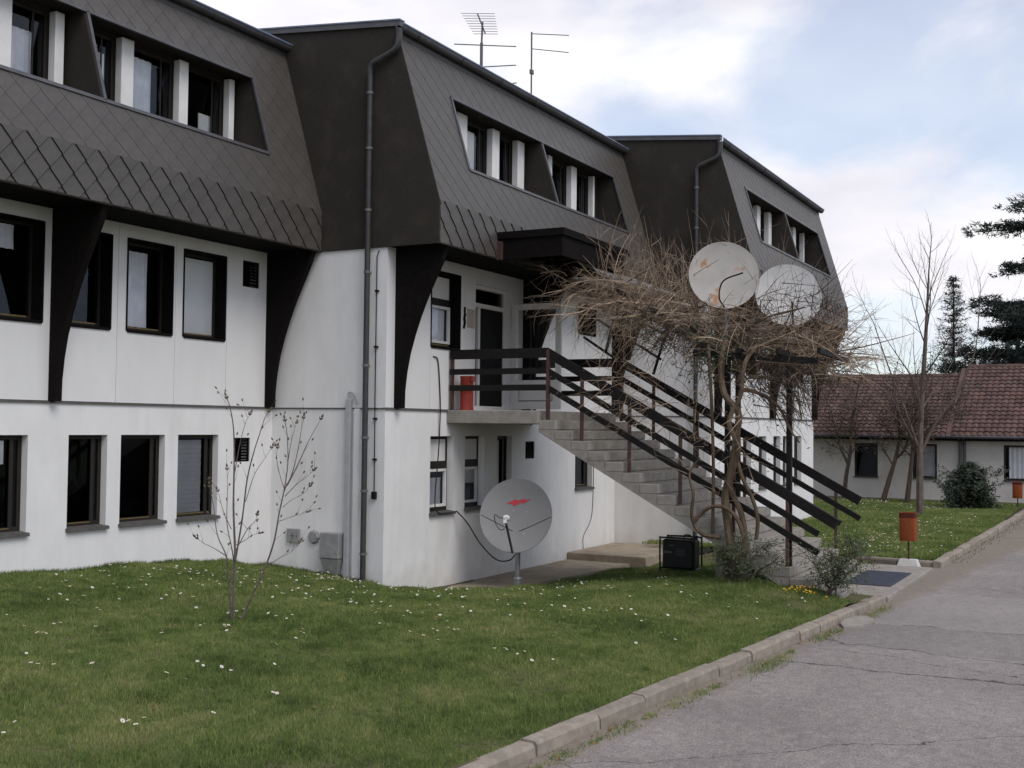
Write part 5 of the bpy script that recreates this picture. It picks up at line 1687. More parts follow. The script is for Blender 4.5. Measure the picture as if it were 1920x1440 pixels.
for q in range(230):
    a = rng.uniform(-0.25, math.pi + 0.25)
    c0 = Vector((rng.uniform(18.7, 20.2), rng.choice((rng.uniform(6.5, 8.2), rng.uniform(4.6, 6.4), rng.uniform(6.2, 7.4))), 0))
    c0.z = np.interp(c0.y, cz[0], cz[1]) + rng.uniform(-0.05, 0.3)
    d = Vector((rng.gauss(-0.1, .3), math.cos(a), math.sin(a) * 1.0 + 0.1))
    pts, dd = twig_into(tan, c0, d, rng.uniform(0.5, 1.45), 0.0075, rng, 0.7, 0.15, 6)
    for _ in range(2):
        twig_into(tan, pts[rng.randint(2, 5)], dd + Vector((rng.gauss(0, .6), rng.gauss(0, .6), rng.gauss(0, .6))), rng.uniform(0.2, 0.45), 0.005, rng, 0.6, 0, 3)
for q in range(46):             # stouter branches running through the tangle
    y = rng.uniform(4.4, 8.2)
    d = Vector((rng.gauss(0, .4), rng.choice((-1, 1)) * rng.uniform(0.5, 1), rng.gauss(0.15, .35)))
    p = Vector((rng.uniform(18.2, 20.0), y, np.interp(y, cz[0], cz[1]) + rng.gauss(0, .1)))
    if not inside_clear(p + d * 0.5):
        twig_into(dark if q % 2 else tan, p, d, rng.uniform(0.9, 1.7), 0.015, rng, 0.8, 0.35, 7, 4)
stuff(tan.build('young_twigs', 'twig_tan', vn))
stuff(dark.build('old_twigs', 'twig_dark', vn))
lv = MB()
for _ in range(90):
    y = rng.uniform(4.3, 7.4)
    leaf_quads(lv, (rng.uniform(17.5, 19.8), y, np.interp(y, cz[0], cz[1]) - 0.28 + rng.gauss(0, 0.12)), rng, 0.035, 14, 0.13)
for _ in range(30):
    leaf_quads(lv, (17.35 + rng.gauss(0, .1), 5.75 + rng.gauss(0, 0.16), 3.62 + rng.gauss(0, 0.16)), rng, 0.035, 14, 0.09)
stuff(lv.build('ivy_leaves', 'leaf_ivy', vn))
dry = MB()
for _ in range(60):
    q = main_pts[rng.randint(0, len(main_pts) - 1)]
    leaf_quads(dry, (q.x + rng.gauss(0, .3), q.y + rng.gauss(0, .4), q.z - 0.15 + rng.gauss(0, .15)), rng, 0.03, 10, 0.12)
stuff(dry.build('dry_leaves', 'leaf_dry', vn))

# ------------------------------------------------------------------ young magnolia on the lawn
rng = random.Random(4)
sx0, sy0 = 10.10, 8.93
sz0 = hz(sx0, sy0)
sp_ = thing('sapling', (sx0, sy0, sz0), 'young bare sapling with buds and several thin stems on the lawn', 'sapling')
t = MB()
tips = []
def img(u, v):                 # offsets in the plane facing the camera: u to the right, v up, in metres
    return Vector((sx0, sy0, sz0)) + rt * u + Vector((0, 0, v))
K = 1 / 161.0                  # metres per source pixel at the sapling
def P_(x, y, dep=0.0):
    return img((x - 436) * K, (1165 - y) * K) + Vector((fwd.x, fwd.y, 0)).normalized() * dep
stems = [
    ([(436, 1165), (437, 1100), (438, 1040), (434, 960), (434, 880), (432, 820), (425, 780), (418, 760)], 0.017),
    ([(434, 1163), (428, 1100), (424, 1050), (408, 1010), (402, 960), (395, 920)], 0.011),
    ([(424, 1050), (400, 1035), (380, 1025), (368, 1015)], 0.006),
    ([(438, 1060), (450, 980), (458, 910), (470, 860), (480, 830), (490, 800), (500, 785)], 0.011),
    ([(438, 1040), (460, 1000), (475, 985), (482, 970)], 0.006),
    ([(434, 900), (442, 850), (452, 810), (462, 790)], 0.006),
    ([(440, 1090), (432, 1040), (420, 990), (418, 930), (414, 890)], 0.008),
    ([(455, 950), (470, 900), (488, 870), (498, 850)], 0.005),
    ([(430, 1000), (415, 970), (405, 940), (400, 930)], 0.005),
    ([(436, 1030), (455, 1020), (470, 1010), (486, 1005)], 0.005),
    ([(452, 1160), (470, 1120), (492, 1070), (508, 1020), (516, 970), (524, 930), (530, 880), (528, 830), (523, 800)], 0.014),
    ([(524, 930), (538, 900), (548, 860), (555, 820), (560, 795)], 0.007),
    ([(530, 920), (550, 880), (568, 840), (585, 810), (593, 797)], 0.007),
    ([(526, 940), (545, 920), (565, 905), (582, 890)], 0.005),
    ([(522, 960), (540, 945), (560, 935), (575, 918)], 0.004),
    ([(530, 880), (535, 840), (540, 815), (541, 805)], 0.005),
    ([(526, 930), (515, 900), (508, 870), (508, 850)], 0.005),
    ([(500, 1063), (520, 1050), (538, 1040), (552, 1022)], 0.005),
    ([(516, 985), (535, 978), (555, 972), (566, 968)], 0.004)]
for k, (pl, r0) in enumerate(stems):
    dep = rng.uniform(-0.25, 0.25)
    n = len(pl)
    pts = smoothpath([P_(x, y, dep * (i / n) ** 1.5 if k not in (0, 10) else dep * 0.4 * i / n) for i, (x, y) in enumerate(pl)], 4)
    t.tube(pts, [r0 * (1 - 0.78 * i / (len(pts) - 1)) for i in range(len(pts))], 5)
    for i in range(4, len(pts), 2):
        tips.append((pts[i], (pts[i] - pts[i - 1]).normalized(), False))
    tips.append((pts[-1], (pts[-1] - pts[-2]).normalized(), True))
t.build('stems', 'sapling_bark', sp_, smooth=True)
sd, bd = MB(), MB()
def bud(p, d, s):
    A_ = Vector(d).to_track_quat('Z', 'Y').to_matrix()
    bd.lathe([(0.001, 0), (0.20 * s, 0.25 * s), (0.24 * s, 0.5 * s), (0.09 * s, 0.85 * s), (0.001, s)], p, 5, A_)
for p, d, end in tips:
    if end:
        bud(p, d, 0.055)
        for a in (-0.6, 0.6):
            bud(p - d * 0.03, (d + rt * a).normalized(), 0.042)
    elif rng.random() < 0.75:
        dd = (d * 0.8 + rt * rng.uniform(-0.9, 0.9) + Vector((0, 0, 0.4)) + Vector((rng.gauss(0, .3), rng.gauss(0, .3), 0))).normalized()
        L = rng.uniform(0.04, 0.20)
        pts, dl = twig_into(sd, p, dd, L, 0.0028, rng, 0.3, -0.2, 3)
        bud(pts[-1], dl, 0.042)
stuff(sd.build('twigs', 'sapling_bark', sp_))
stuff(bd.build('buds', 'bud', sp_))

# ------------------------------------------------------------------ shrubs by the stairs
def feathery_shrub(name, base, label, stems_, seed, leafmat, nleaf, spread, size):
    r_ = random.Random(seed)
    s = thing(name, base, label, 'shrub')
    tb, lf = MB(), MB()
    for d, L in stems_:
        p0 = Vector(base) + Vector((r_.gauss(0, .05), r_.gauss(0, .05), 0))
        pts, dd = twig_into(tb, p0, d, L, 0.016, r_, 0.35, 0.25, 7, 5)
        for k in range(20):
            q = pts[r_.randint(2, 7)]
            side = Vector((r_.gauss(0, 1), r_.gauss(0, 1), r_.gauss(0.1, .5)))
            p2, d2_ = twig_into(tb, q, dd * 0.5 + side, L * r_.uniform(0.2, 0.45), 0.005, r_, 0.5, 0.5, 4, 3)
            for u in p2[1:]:
                for _ in range(nleaf):
                    c = u + Vector((r_.gauss(0, spread), r_.gauss(0, spread), r_.gauss(-0.01, spread)))
                    a = (d2_ + Vector((r_.gauss(0, .7), r_.gauss(0, .7), r_.gauss(-.2, .5)))).normalized()
                    b2 = a.orthogonal().normalized() * size * 0.16
                    l_ = size * r_.uniform(0.6, 1.4)
                    lf.add([tuple(c), tuple(c + a * l_ * .5 + b2), tuple(c + a * l_), tuple(c + a * l_ * .5 - b2)], [(0, 1, 2, 3)])
    stuff(tb.build('stems', 'twig_dark', s))
    stuff(lf.build('foliage', leafmat, s))
zb1 = hz(17.0, 3.92)
feathery_shrub('shrub', (17.0, 3.90, zb1), 'low spreading shrub with arching stems at the kerb end', [((0.25, -0.35, 0.8), 0.85), ((0.35, -0.55, 0.75), 0.9), ((0.1, -0.1, 1), 0.75), ((0.3, -0.45, 0.95), 0.95), ((0.0, 0.3, 0.8), 0.6), ((0.4, -0.45, 0.8), 0.85), ((0.3, 0.1, 0.9), 0.7)], 21, 'leaf_shrub', 6, 0.04, 0.05)
zb2 = hz(16.95, 5.25)
feathery_shrub('shrub', (16.9, 5.25, zb2), 'feathery drooping green shrub around the vine trunk', [((-0.1, -0.5, 0.8), 0.75), ((-0.2, 0.25, 0.9), 0.6), ((0.0, -0.8, 0.65), 0.7), ((-0.15, -0.2, 1), 0.7), ((-0.1, 0.5, 0.7), 0.5)], 22, 'leaf_shrub', 5, 0.04, 0.055)

# ------------------------------------------------------------------ far bush
r_ = random.Random(31)
bs = thing('evergreen_bush', (41.0, 4.85, 0.05), 'dark rounded evergreen bush in front of the low house', 'bush')
tb, lf = MB(), MB()
for k in range(16):
    a = 2 * math.pi * k / 16
    twig_into(tb, (41.0, 4.85, 0.05), (math.cos(a) * 0.9, math.sin(a) * 0.9, 0.9), 1.1, 0.03, r_, 0.3, 0, 5, 4)
tb.build('stems', 'twig_dark', bs)
for k in range(1500):
    a = r_.uniform(0, 2 * math.pi)
    u = r_.random() ** 0.5
    zz_ = r_.random()
    prof = math.sqrt(max(0.02, 1 - zz_ ** 1.8)) * (0.75 + 0.25 * math.sin(3 * a + 5 * zz_))
    c = (41.0 + 0.9 * prof * u * math.cos(a), 4.82 + 1.02 * prof * u * math.sin(a), 0.08 + 1.42 * zz_)
    leaf_quads(lf, c, r_, 0.055, 7, 0.05)
for k in range(40):
    a = r_.uniform(0, 2 * math.pi)
    c = Vector((41.0 + 0.7 * math.cos(a), 4.82 + 0.9 * math.sin(a), r_.uniform(0.6, 1.35)))
    pts, _ = twig_into(tb, c, (math.cos(a), math.sin(a), 0.6), 0.35, 0.006, r_, 0.3, 0, 3, 3)
    for q in pts: leaf_quads(lf, q, r_, 0.05, 4, 0.03)
stuff(lf.build('crown', 'leaf_bush', bs))

# ------------------------------------------------------------------ bare trees
def bare_tree(name, base, label, stems_, spec, seed, mat='bark_pale', buds=0, cat='tree', group=None):
    r_ = random.Random(seed)
    tr = thing(name, base, label, cat, group)
    tk, br, tips_ = MB(), MB(), []
    for (pts, r0, r1, limbs_) in stems_:
        sp = smoothpath(pts, 4)
        n = len(sp)
        rad = [r0 + (r1 - r0) * i / (n - 1) for i in range(n)]
        tk.tube(sp, rad, 8)
        for k in range(limbs_):
            t_ = spec['from'] + (1 - spec['from']) * (k + r_.random() * 0.6) / limbs_
            i = min(int(t_ * (n - 1)), n - 2)
            d = (sp[i + 1] - sp[i]).normalized()
            s = Matrix.Rotation(k * 2.4 + r_.random(), 3, d) @ d.orthogonal().normalized()
            ang = R(spec['angle'] + r_.uniform(-8, 8))
            limb(br, sp[i], d * math.cos(ang) + s * math.sin(ang), spec['len'] * (1.1 - 0.6 * t_) * r_.uniform(0.8, 1.15), rad[i] * 0.38, 1, r_, tips_, spec)
        limb(br, sp[-1], sp[-1] - sp[-2], spec['len'] * 0.45, r1, 1, r_, tips_, spec)
    tk.build('trunk', mat, tr, smooth=True)
    stuff(br.build('crown', mat, tr))
    if buds:
        b_ = MB()
        for p, d in tips_:
            for _ in range(buds):
                if r_.random() < 0.8:
                    c = p + Vector((r_.gauss(0, .06), r_.gauss(0, .06), r_.gauss(0, .06)))
                    leaf_quads(b_, c, r_, 0.05, 1, 0.02)
        stuff(b_.build('buds', 'leaf_dry', tr))
    return tr
SP1 = dict(taper=0.5, wobble=0.08, up=0.28, levels=3, kids=[3, 4, 3], start=0.25, angle=38, ratio=0.55, len=2.3)
SP1['from'] = 0.28
bare_tree('bare_tree', (36.7, 5.72, 0.06), 'tall bare tree with many upswept branches against the sky', [
    ([(36.7, 5.72, 0), (36.7, 5.72, 1.6), (36.7, 5.68, 3.2), (36.72, 5.56, 5.2), (36.7, 5.50, 6.3), (36.7, 5.45, 7.4)], 0.115, 0.022, 12),
    ([(36.72, 5.70, 1.9), (36.6, 5.85, 2.4), (36.5, 6.1, 3.2), (36.4, 6.6, 4.6), (36.3, 7.0, 5.9)], 0.045, 0.012, 7),
    ([(36.72, 5.66, 2.0), (36.8, 5.3, 2.8), (36.9, 4.7, 3.7), (36.9, 4.2, 4.9), (36.9, 4.05, 6.2)], 0.045, 0.012, 7)], SP1, 8)
SP2 = dict(taper=0.5, wobble=0.11, up=0.15, levels=3, kids=[4, 5, 5], start=0.2, angle=44, ratio=0.6, len=1.35)
SP2['from'] = 0.42
bare_tree('bare_tree', (43.2, 9.38, 0.06), 'small bare tree before the low house, next to the white block', [([(43.2, 9.38, 0), (43.2, 9.30, 0.9), (43.2, 9.15, 1.8), (43.2, 9.1, 2.8), (43.1, 8.9, 3.9)], 0.09, 0.03, 9), ([(43.2, 9.2, 1.3), (43.2, 9.55, 2.1), (43.2, 9.8, 3.2)], 0.06, 0.02, 5)], SP2, 15, 'bark', 4, 'tree', 'small bare trees before the house')
bare_tree('bare_tree', (42.5, 7.9, 0.06), 'small bare tree leaning right between two house windows', [([(42.5, 7.9, 0), (42.5, 7.65, 0.9), (42.5, 7.40, 1.8), (42.5, 7.3, 2.7), (42.5, 7.5, 3.8)], 0.10, 0.03, 9), ([(42.5, 7.45, 1.6), (42.5, 7.1, 2.0), (42.5, 6.9, 3.0)], 0.055, 0.02, 5)], SP2, 16, 'bark', 4, 'tree', 'small bare trees before the house')
bare_tree('bare_tree', (42.4, 7.02, 0.06), 'slim bare tree just left of the tall bare tree', [([(42.4, 7.05, 0), (42.4, 6.95, 0.9), (42.4, 6.85, 1.9), (42.4, 6.8, 3.0), (42.4, 6.5, 4.0)], 0.10, 0.03, 9), ([(42.4, 6.9, 1.7), (42.4, 6.2, 2.8), (42.4, 5.6, 3.4)], 0.06, 0.02, 6)], SP2, 17, 'bark', 4, 'tree', 'small bare trees before the house')

# ------------------------------------------------------------------ conifers behind the house
def needle_tuft(mbx, c, d, r_, L, n):
    for _ in range(n):
        a = (Vector(d) * 0.5 + Vector((r_.gauss(0, 1), r_.gauss(0, 1), r_.gauss(0.2, .6)))).normalized()
        b2 = a.cross(Vector((r_.gauss(0, 1), r_.gauss(0, 1), r_.gauss(0, 1)))).normalized() * L * 0.11
        l_ = L * r_.uniform(0.6, 1.2)
        c0 = Vector(c) + Vector((r_.gauss(0, .1), r_.gauss(0, .1), r_.gauss(0, .05)))
        mbx.add([tuple(c0 - b2), tuple(c0 + b2), tuple(c0 + a * l_)], [(0, 1, 2)])
def pine(base, H, label, seed, layers, toward=None):
    r_ = random.Random(seed)
    tr = thing('pine_tree', base, label, 'tree', 'conifers behind the low house')
    tk, nb = MB(), MB()
    B = Vector(base)
    tk.tube([B, B + Vector((0.1, 0, H * 0.5)), B + Vector((0, 0, H))], [0.32, 0.2, 0.04], 8)
    for (zf, L, n) in layers:
        for k in range(n):
            a = 2 * math.pi * (k + r_.random() * 0.7) / n
            z = zf * H + r_.gauss(0, 0.15)
            d = Vector((math.cos(a), math.sin(a), r_.uniform(-0.05, 0.22)))
            LL = L * r_.uniform(0.7, 1.15)
            pts = []
            p = B + Vector((0, 0, z))
            dd = d.copy()
            for s in range(7):
                pts.append(p.copy())
                dd = (dd + Vector((r_.gauss(0, .08), r_.gauss(0, .08), 0.03 if s > 3 else -0.03))).normalized()
                p = p + dd * LL / 6
            tk.tube(pts, [0.07 * (1 - s / 7.5) for s in range(7)], 4, cap=False)
            for s in range(2, 7):
                for q in range(4):
                    side = dd.cross(Vector((0, 0, 1))).normalized() * r_.gauss(0, 0.36) * LL * 0.30 * (1.25 - abs(s - 4) * 0.15)
                    c = pts[s] + side + Vector((0, 0, r_.gauss(0.06, 0.08)))
                    for _ in range(3):
                        needle_tuft(nb, c + Vector((r_.gauss(0, .28), r_.gauss(0, .28), r_.gauss(0, .10))), dd, r_, 0.24, 20)
    tk.build('trunk', 'bark', tr)
    stuff(nb.build('crown', 'leaf_pine', tr))
pine((55.0, 1.7, -0.3), 14.2, 'large dark pine with flat branch layers at the right edge', 41, [(0.38, 4.6, 12), (0.44, 5.2, 12), (0.565, 4.7, 11), (0.70, 3.6, 9), (0.84, 4.1, 11), (0.88, 2.8, 7), (0.96, 1.9, 6)])
pine((60.0, 4.9, -0.3), 9.0, 'lower dark pine beside the large one, just above the red roof', 43, [(0.35, 3.4, 10), (0.45, 3.3, 10), (0.52, 3.1, 9), (0.62, 2.6, 8), (0.72, 2.2, 7), (0.84, 1.5, 6), (0.95, 0.8, 5)])
# pointed spruce
r_ = random.Random(45)
base = Vector((56.0, 7.25, -0.3))
tr = thing('spruce_tree', base, 'narrow pointed spruce behind the bare tree above the red roof', 'tree')
tk, nb = MB(), MB()
tk.tube([base, base + Vector((0, 0, 9.9))], [0.16, 0.015], 6)
z = 2.5
while z < 9.8:
    L = 0.10 + (9.9 - z) * 0.26
    for k in range(7):
        a = 2 * math.pi * (k + r_.random()) / 7
        d = Vector((math.cos(a), math.sin(a), 0.25))
        p0 = base + Vector((0, 0, z + r_.gauss(0, .05)))
        LL = L * r_.uniform(0.7, 1.15)
        tk.tube([p0, p0 + d * LL * 0.5 + Vector((0, 0, -.05)), p0 + d * LL], [0.02, 0.014, 0.004], 3, cap=False)
        ns = max(3, int(LL / 0.16))
        for s in range(1, ns + 1):
            needle_tuft(nb, p0 + d * LL * s / ns + Vector((r_.gauss(0, .05), r_.gauss(0, .05), -0.06)), d, r_, 0.17, 9)
    z += 0.27
tk.build('trunk', 'bark', tr)
stuff(nb.build('crown', 'leaf_pine', tr))

# ------------------------------------------------------------------ grass, weeds, daisies
def blades_object(name, X, Y, Z, hgt_, wid_, lean, mat, rs):
    n = len(X)
    ang = rs.uniform(0, 2 * np.pi, n)
    la = rs.uniform(0, 2 * np.pi, n)
    ln = hgt_ * lean * np.abs(rs.normal(0, 1, n))
    V = np.zeros((n, 3, 3))
    dx, dy = np.cos(ang) * wid_ / 2, np.sin(ang) * wid_ / 2
    V[:, 0] = np.stack([X - dx, Y - dy, Z - 0.006], 1)
    V[:, 1] = np.stack([X + dx, Y + dy, Z - 0.006], 1)
    V[:, 2] = np.stack([X + np.cos(la) * ln, Y + np.sin(la) * ln, Z + hgt_], 1)
    me = bpy.data.meshes.new(name)
    me.vertices.add(n * 3)
    me.vertices.foreach_set('co', V.reshape(-1))
    me.loops.add(n * 3)
    me.loops.foreach_set('vertex_index', np.arange(n * 3, dtype=np.int32))
    me.polygons.add(n)
    me.polygons.foreach_set('loop_start', np.arange(n, dtype=np.int32) * 3)
    me.polygons.foreach_set('loop_total', np.full(n, 3, dtype=np.int32))
    me.materials.append(MATS[mat])
    me.update(calc_edges=True)
    me.validate()
    o = bpy.data.objects.new(name, me)
    COL.objects.link(o)
    return stuff(o)
def fbm(x, y, s):
    v = 0
    for k, (a, b, c) in enumerate(((1.0, 1.7, 0.3), (1.9, -1.1, 2.1), (-2.7, 2.3, 4.4), (4.1, 3.7, 1.2), (-5.3, 6.1, 0.7), (9.1, -7.7, 3.3))):
        v = v + np.sin(x * a * s + y * b * s + c + 1.3 * np.sin(y * a * s * 0.7 + c)) / (1 + 0.55 * k)
    return v / 2.6
rs = np.random.RandomState(7)
def lawn_points(n, x0, x1, wfun):
    X = rs.uniform(x0, x1, n)
    Y = rs.uniform(3.3, 12.8, n)
    k = Y > kerb_y(X) + 0.15
    k &= ~((X > 15.36) & (Y > 10.5))
    k &= ~((X > 16.2) & (Y > np.interp(X, [16.2, 16.6, 18, 20, 22, 24.6], [10.3, 10.0, 9.4, 9.2, 8.75, 8.72])))
    k &= ~((X > 22.1) & (Y > 8.7))
    k &= ~((X > 17.25) & (Y < 5.2))
    k &= ~((X > 17.25) & (X < 20.55) & (Y < 6.0))
    # keep what the camera (or one a few steps aside) could see
    dep = X * math.cos(yaw) + Y * math.sin(yaw)
    lat = X * math.sin(yaw) - Y * math.cos(yaw)
    k &= (dep > 4.5) & (np.abs(lat) < dep * 0.62)
    k &= rs.uniform(0, 1, n) < wfun(dep)
    return X[k], Y[k], dep[k]
X, Y, dep = lawn_points(2100000, 3.0, 22.3, lambda d: np.clip(1.15 - d * 0.035, 0.42, 1.0))
Z = hgt(X[:1], Y[:1])
Z = np.concatenate([hgt(X[i:i + 40000], Y[i:i + 40000]) for i in range(0, len(X), 40000)])
hh = (0.016 + 0.022 * rs.uniform(0, 1, len(X))) * (1.0 + 0.40 * fbm(X, Y, 1.6) + 0.35 * fbm(X + 7, Y - 2, 6.5)) * np.where(rs.uniform(0, 1, len(X)) < 0.09, 1.9, 1.0)
thin = rs.uniform(0, 1, len(X)) < np.clip(1.05 + 0.45 * fbm(X + 3, Y, 2.2) + 0.4 * fbm(X, Y + 5, 8.0), 0.22, 1)
ww = 0.0045 + 0.0004 * dep
blades_object('grass', X[thin], Y[thin], Z[thin], np.clip(hh, 0.012, 0.08)[thin], ww[thin], 0.55, 'grass', rs)
# darker taller tufts
tu = [(9.76, 7.45, .24), (7.2, 7.25, .26), (8.47, 7.59, .18), (9.07, 6.3, .2), (9.14, 11.05, .3), (9.65, 9.35, .18), (8.8, 9.49, .35), (14.31, 7.63, .4), (14.9, 7.2, .3), (10.3, 8.75, .16), (10.06, 8.95, .12), (6.68, 8.17, .25), (9.51, 5.93, .2), (12.3, 8.9, .2), (13.2, 5.2, .3), (7.8, 6.2, .2), (18.6, 8.75, .3), (19.6, 8.75, .25), (20.6, 8.6, .25), (18.0, 8.9, .15)]
TX, TY = [], []
for x, y, r0 in tu:
    for q in range(4):
        n = int(420 * r0)
        TX.append(x + rs.normal(0, r0 * 0.5) + rs.normal(0, r0 * rs.uniform(0.2, 0.45), n))
        TY.append(y + rs.normal(0, r0 * 0.4) + rs.normal(0, r0 * rs.uniform(0.2, 0.4), n))
for _ in range(140):                       # uneven fringe along the foot of the walls
    x = rs.uniform(8, 15.3)
    TX.append(x + rs.normal(0, .05, 30)); TY.append(12.74 + rs.normal(0, .03, 30))
for _ in range(40):
    y = rs.uniform(10.6, 12.7)
    TX.append(15.31 + rs.normal(0, .025, 26)); TY.append(y + rs.normal(0, .05, 26))
for _ in range(60):
    x = rs.uniform(17.8, 22)
    TX.append(x + rs.normal(0, .08, 26)); TY.append(np.interp(x, [18, 20, 22], [9.36, 9.15, 8.7]) - 0.12 + rs.normal(0, .08, 26))
TX, TY = np.concatenate(TX), np.concatenate(TY)
k = (TY < 12.8) & ~((TX > 15.36) & (TY > 10.5))
TX, TY = TX[k], TY[k]
blades_object('grass_tufts', TX, TY, hgt(TX, TY), rs.uniform(0.03, 0.075, len(TX)), np.full(len(TX), 0.007), 0.6, 'grass_dark', rs)
# lawn beyond the path
n = 170000
X = rs.uniform(23.6, 43.9, n); Y = rs.uniform(3.35, 9.6, n)
k = ~((X > 24.6) & (X < 34.0) & (Y > 8.2)) & ~((X < 24.7) & (Y < 3.5 + (24.1 - X) * 3)) & ~((X < 24.0) & (Y > 4.8))
X, Y = X[k], Y[k]
Z = 0.075 + 0.03 * np.sin(X * 0.5) * np.sin(Y * 0.8)
blades_object('grass', X, Y, Z, rs.uniform(0.03, 0.075, len(X)), np.full(len(X), 0.022), 0.6, 'grass', rs)
# weeds in the gutter along the kerb
TX, TY = [], []
for x, w in ((8.4, .10), (8.9, .05), (9.34, .12), (9.9, .05), (10.46, .12), (11.0, .10), (11.4, .06), (12.45, .16), (12.75, .14), (13.1, .12), (13.6, .05), (14.75, .12), (15.2, .10), (15.9, .06), (16.9, .1), (17.5, .12), (7.9, .06)):
    n = int(1500 * w)
    TX.append(x + rs.normal(0, w * 1.5, n)); TY.append(kerb_y(x) - 0.16 + rs.normal(0, w * 0.55, n) - (0.06 if 12 < x < 13.3 else 0))
TX, TY = np.concatenate(TX), np.concatenate(TY)
k = TY < kerb_y(TX) - 0.01
TX, TY = TX[k], TY[k]
blades_object('weeds', TX, TY, np.zeros(len(TX)), rs.uniform(0.012, 0.05, len(TX)), np.full(len(TX), 0.010), 0.9, 'grass', rs)
n = 500
x = rs.uniform(24.2, 40, n)
y = 3.27 - 0.016 * (x - 23.4) - np.abs(rs.normal(0, .12, n)) - 0.03
blades_object('weeds', x, y, np.zeros(n), rs.uniform(0.01, 0.04, n), np.full(n, 0.02), 0.9, 'grass_dark', rs)

DS = [(7.4, 9.0), (7.17, 8.57), (7.13, 8.61), (8.14, 9.62), (7.69, 8.77), (7.62, 8.66), (8.63, 9.98), (8.31, 9.47), (7.39, 8.14), (10.43, 10.27), (9.37, 9.08), (9.41, 8.79), (9.49, 8.84), (8.13, 7.31), (8.13, 7.2), (7.64, 7.27), (8.0, 7.41), (7.63, 7.49), (6.5, 6.82), (6.55, 6.81), (6.68, 6.78), (6.47, 6.65), (5.66, 7.1), (5.72, 7.11), (7.9, 6.48), (10.01, 7.86), (10.07, 7.92), (9.66, 8.66), (10.13, 8.86), (10.42, 8.69), (12.37, 8.94), (12.19, 8.74), (12.33, 8.71), (11.58, 8.08), (11.79, 8.13), (11.02, 7.58), (11.98, 7.83), (11.89, 7.73), (11.01, 6.94), (11.19, 6.97), (10.97, 6.83), (11.1, 6.86), (11.39, 6.89), (11.34, 6.73), (10.67, 5.77), (10.7, 5.69), (10.57, 5.57), (10.71, 5.56), (10.62, 5.72), (12.43, 5.99), (12.38, 5.91), (12.97, 6.1), (13.53, 5.92), (13.67, 5.93), (13.85, 5.8), (12.86, 5.46), (12.64, 5.16), (12.88, 4.89), (12.82, 4.78), (14.75, 4.3), (15.42, 5.43), (15.33, 5.36), (14.88, 4.87), (15.81, 4.83), (16.44, 4.33), (16.46, 4.15), (16.1, 4.24), (16.42, 4.1), (14.8, 6.08), (16.36, 5.97), (16.44, 5.93), (17.97, 7.3), (18.78, 7.87), (17.53, 7.68), (17.21, 7.55), (17.8, 8.38), (16.6, 8.0), (17.02, 7.77), (16.35, 7.07), (18.67, 7.48), (19.02, 7.52), (19.19, 6.52), (16.9, 6.34), (16.0, 9.3), (15.26, 8.41), (15.04, 8.52), (15.27, 8.15)]
for cx, cy, n, sp in ((15.1, 11.2, 34, .22), (15.15, 11.7, 12, .2), (14.9, 10.9, 14, .25), (12.41, 11.84, 12, .3), (12.2, 11.4, 10, .3), (12.9, 11.2, 9, .35), (13.93, 11.7, 8, .3), (10.9, 12.3, 7, .3), (11.6, 12.2, 9, .3), (13.6, 11.2, 8, .35), (16.6, 8.2, 12, .5), (17.6, 7.9, 16, .6), (18.6, 7.6, 12, .5), (14.5, 9.6, 10, .5), (13, 9.8, 8, .6), (12, 10.2, 8, .7), (10, 11.4, 7, .6), (12.5, 7.6, 16, 1.3), (14.5, 7.0, 16, 1.2), (9.5, 8.6, 14, 1.3), (8.2, 10.6, 14, 1.0), (16.2, 6.4, 14, .9), (13.4, 10.4, 18, .8), (11.3, 10.6, 16, 1.0), (15.6, 9.6, 12, .35)):
    for _ in range(n):
        DS.append((cx + rs.normal(0, sp), cy + rs.normal(0, sp)))
def daisies(points, zf, r0, h0, h1):
    pt, ye, stalk = MB(), MB(), MB()
    for x, y in points:
        z = zf(x, y) + rs.uniform(h0, h1)
        r = r0 * rs.uniform(0.75, 1.2)
        tx, ty = rs.normal(0, .25), rs.normal(0, .25) - 0.1
        A_ = Vector((tx, ty, 1)).to_track_quat('Z', 'Y').to_matrix()
        c = Vector((x, y, z))
        n = 8
        vs_ = [tuple(c)]
        for i in range(2 * n):
            a = math.pi * i / n
            q = r * (1.0 if i % 2 == 0 else 0.72)
            vs_.append(tuple(c + A_ @ Vector((q * math.cos(a), q * math.sin(a), 0.15 * r))))
        pt.add(vs_, [(0, 1 + i, 1 + (i + 1) % (2 * n)) for i in range(2 * n)])
        ye.lathe([(0.34 * r, 0.06 * r), (0.22 * r, 0.25 * r), (0.001, 0.3 * r)], c, 6, A_)
        stalk.tube([(x, y, z - h1), tuple(c)], 0.0012, 3, cap=False)
    o = stuff(pt.build('daisies', 'petal'))
    stuff(ye.build('daisy_centres', 'petal_yellow', o))
    stuff(stalk.build('daisy_stalks', 'grass', o))
DS = [(x, y) for x, y in DS if not (x > 15.33 and y > 10.4) and y < 12.7 and not (x > 17.2 and y > np.interp(x, [17, 20, 22], [9.3, 9.0, 8.6]))]
DS += [(x + rs.normal(0, .35), y + rs.normal(0, .35)) for x, y in DS if rs.uniform() < 0.55 and 6 < x < 16.5 and 4.6 < y < 12.3]
DS = [(x, y) for x, y in DS if not (x > 15.3 and y > 10.2) and y < 12.7 and y > kerb_y(x) + 0.3]
daisies(DS, hz, 0.020, 0.035, 0.065)
D2 = []
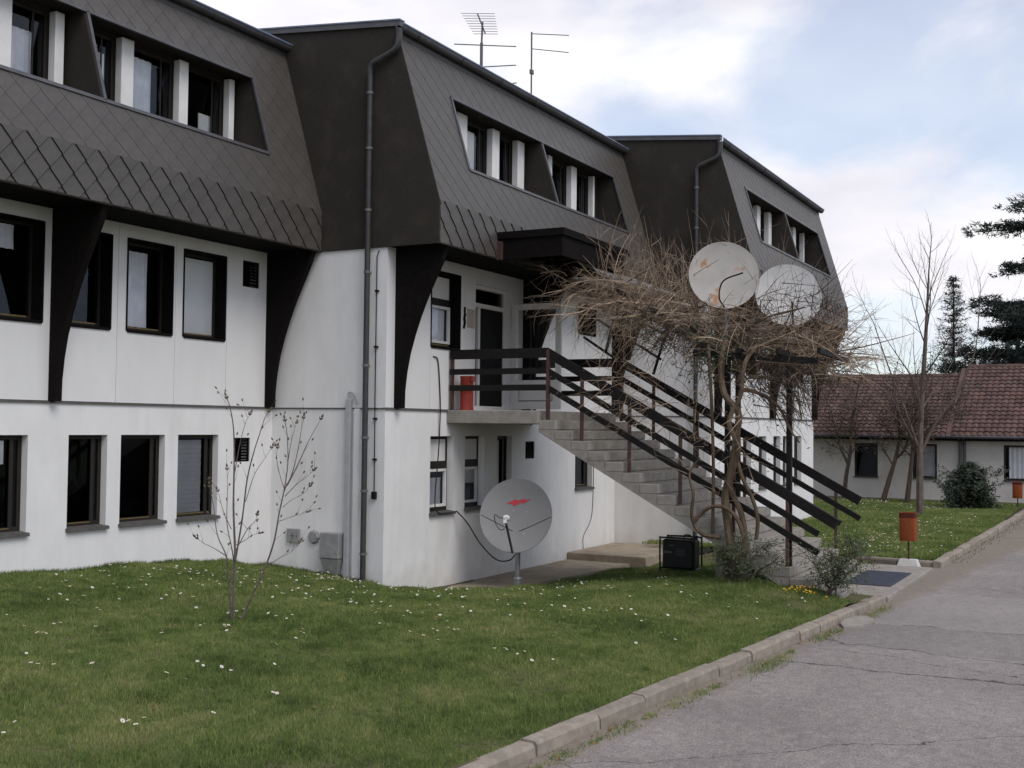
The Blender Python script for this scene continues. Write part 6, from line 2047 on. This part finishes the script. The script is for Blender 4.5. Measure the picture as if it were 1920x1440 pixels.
for cx, cy, n, sx_, sy_ in ((38.5, 7.2, 130, 2.2, 1.0), (40.5, 5.6, 120, 1.0, .6), (30.0, 5.2, 130, 2.5, .8), (27.5, 5.5, 100, 1.5, .7), (33.5, 5.0, 90, 2.0, .7), (42.3, 4.6, 90, .8, .8), (25.5, 4.8, 50, .6, .5), (41.5, 8.6, 90, 1.2, .6)):
    for _ in range(n):
        x, y = cx + rs.normal(0, sx_), cy + rs.normal(0, sy_)
        if 24.4 < x < 43.8 and 3.6 < y < 9.5 and not (x < 34.1 and y > 8.1):
            D2.append((x, y))
daisies(D2, hz2, 0.022, 0.05, 0.09)
yf = MB()
r_ = random.Random(5)
for _ in range(26):
    x, y = 16.75 + r_.gauss(0, .10), 4.22 + r_.gauss(0, .12)
    leaf_quads(yf, (x, y, hz(x, y) + r_.uniform(0.06, 0.12)), r_, 0.022, 3, 0.012)
stuff(yf.build('yellow_flowers', 'petal_yellow'))
# fallen leaves and a broken flat stone in the gutter
lf = MB()
r_ = random.Random(77)
for x, y, n in [(5.0 + 0.37 * i, kerb_y(5.0 + 0.37 * i) - 0.13, 3) for i in range(36)] + [(6 + 0.8 * i, 5.2 + 2.9 * ((i * 0.618) % 1), 3) for i in range(14)] + list(((12.5, 3.62, 7), (12.95, 3.55, 5), (13.1, 3.6, 4), (16.6, 3.9, 3), (9.3, 4.0, 3), (15.3, 3.5, 3), (11.9, 7.4, 4), (12.9, 6.7, 3), (8.9, 8.2, 3), (17.2, 3.35, 3))):
    for _ in range(n):
        xx, yy = x + r_.gauss(0, .17), y + r_.gauss(0, .06)
        zz_ = (hz(xx, yy) + 0.03) if yy > kerb_y(xx) + 0.15 else 0.012
        leaf_quads(lf, (xx, yy, zz_), r_, 0.022, 1, 0.003)
stuff(lf.build('fallen_leaves', 'leaf_fallen'))
b = MB()
pl = [(15.55, 3.38), (15.75, 3.20), (16.05, 3.12), (16.4, 3.16), (16.6, 3.30), (16.5, 3.44), (16.15, 3.50), (15.8, 3.48)]
b.prism(pl, 'z', -0.02, 0.035)
o = b.build('flat_stone', 'concrete', origin=(16.1, 3.3, 0)); tag(o, 'flat pale broken slab lying against the kerb', 'stone')
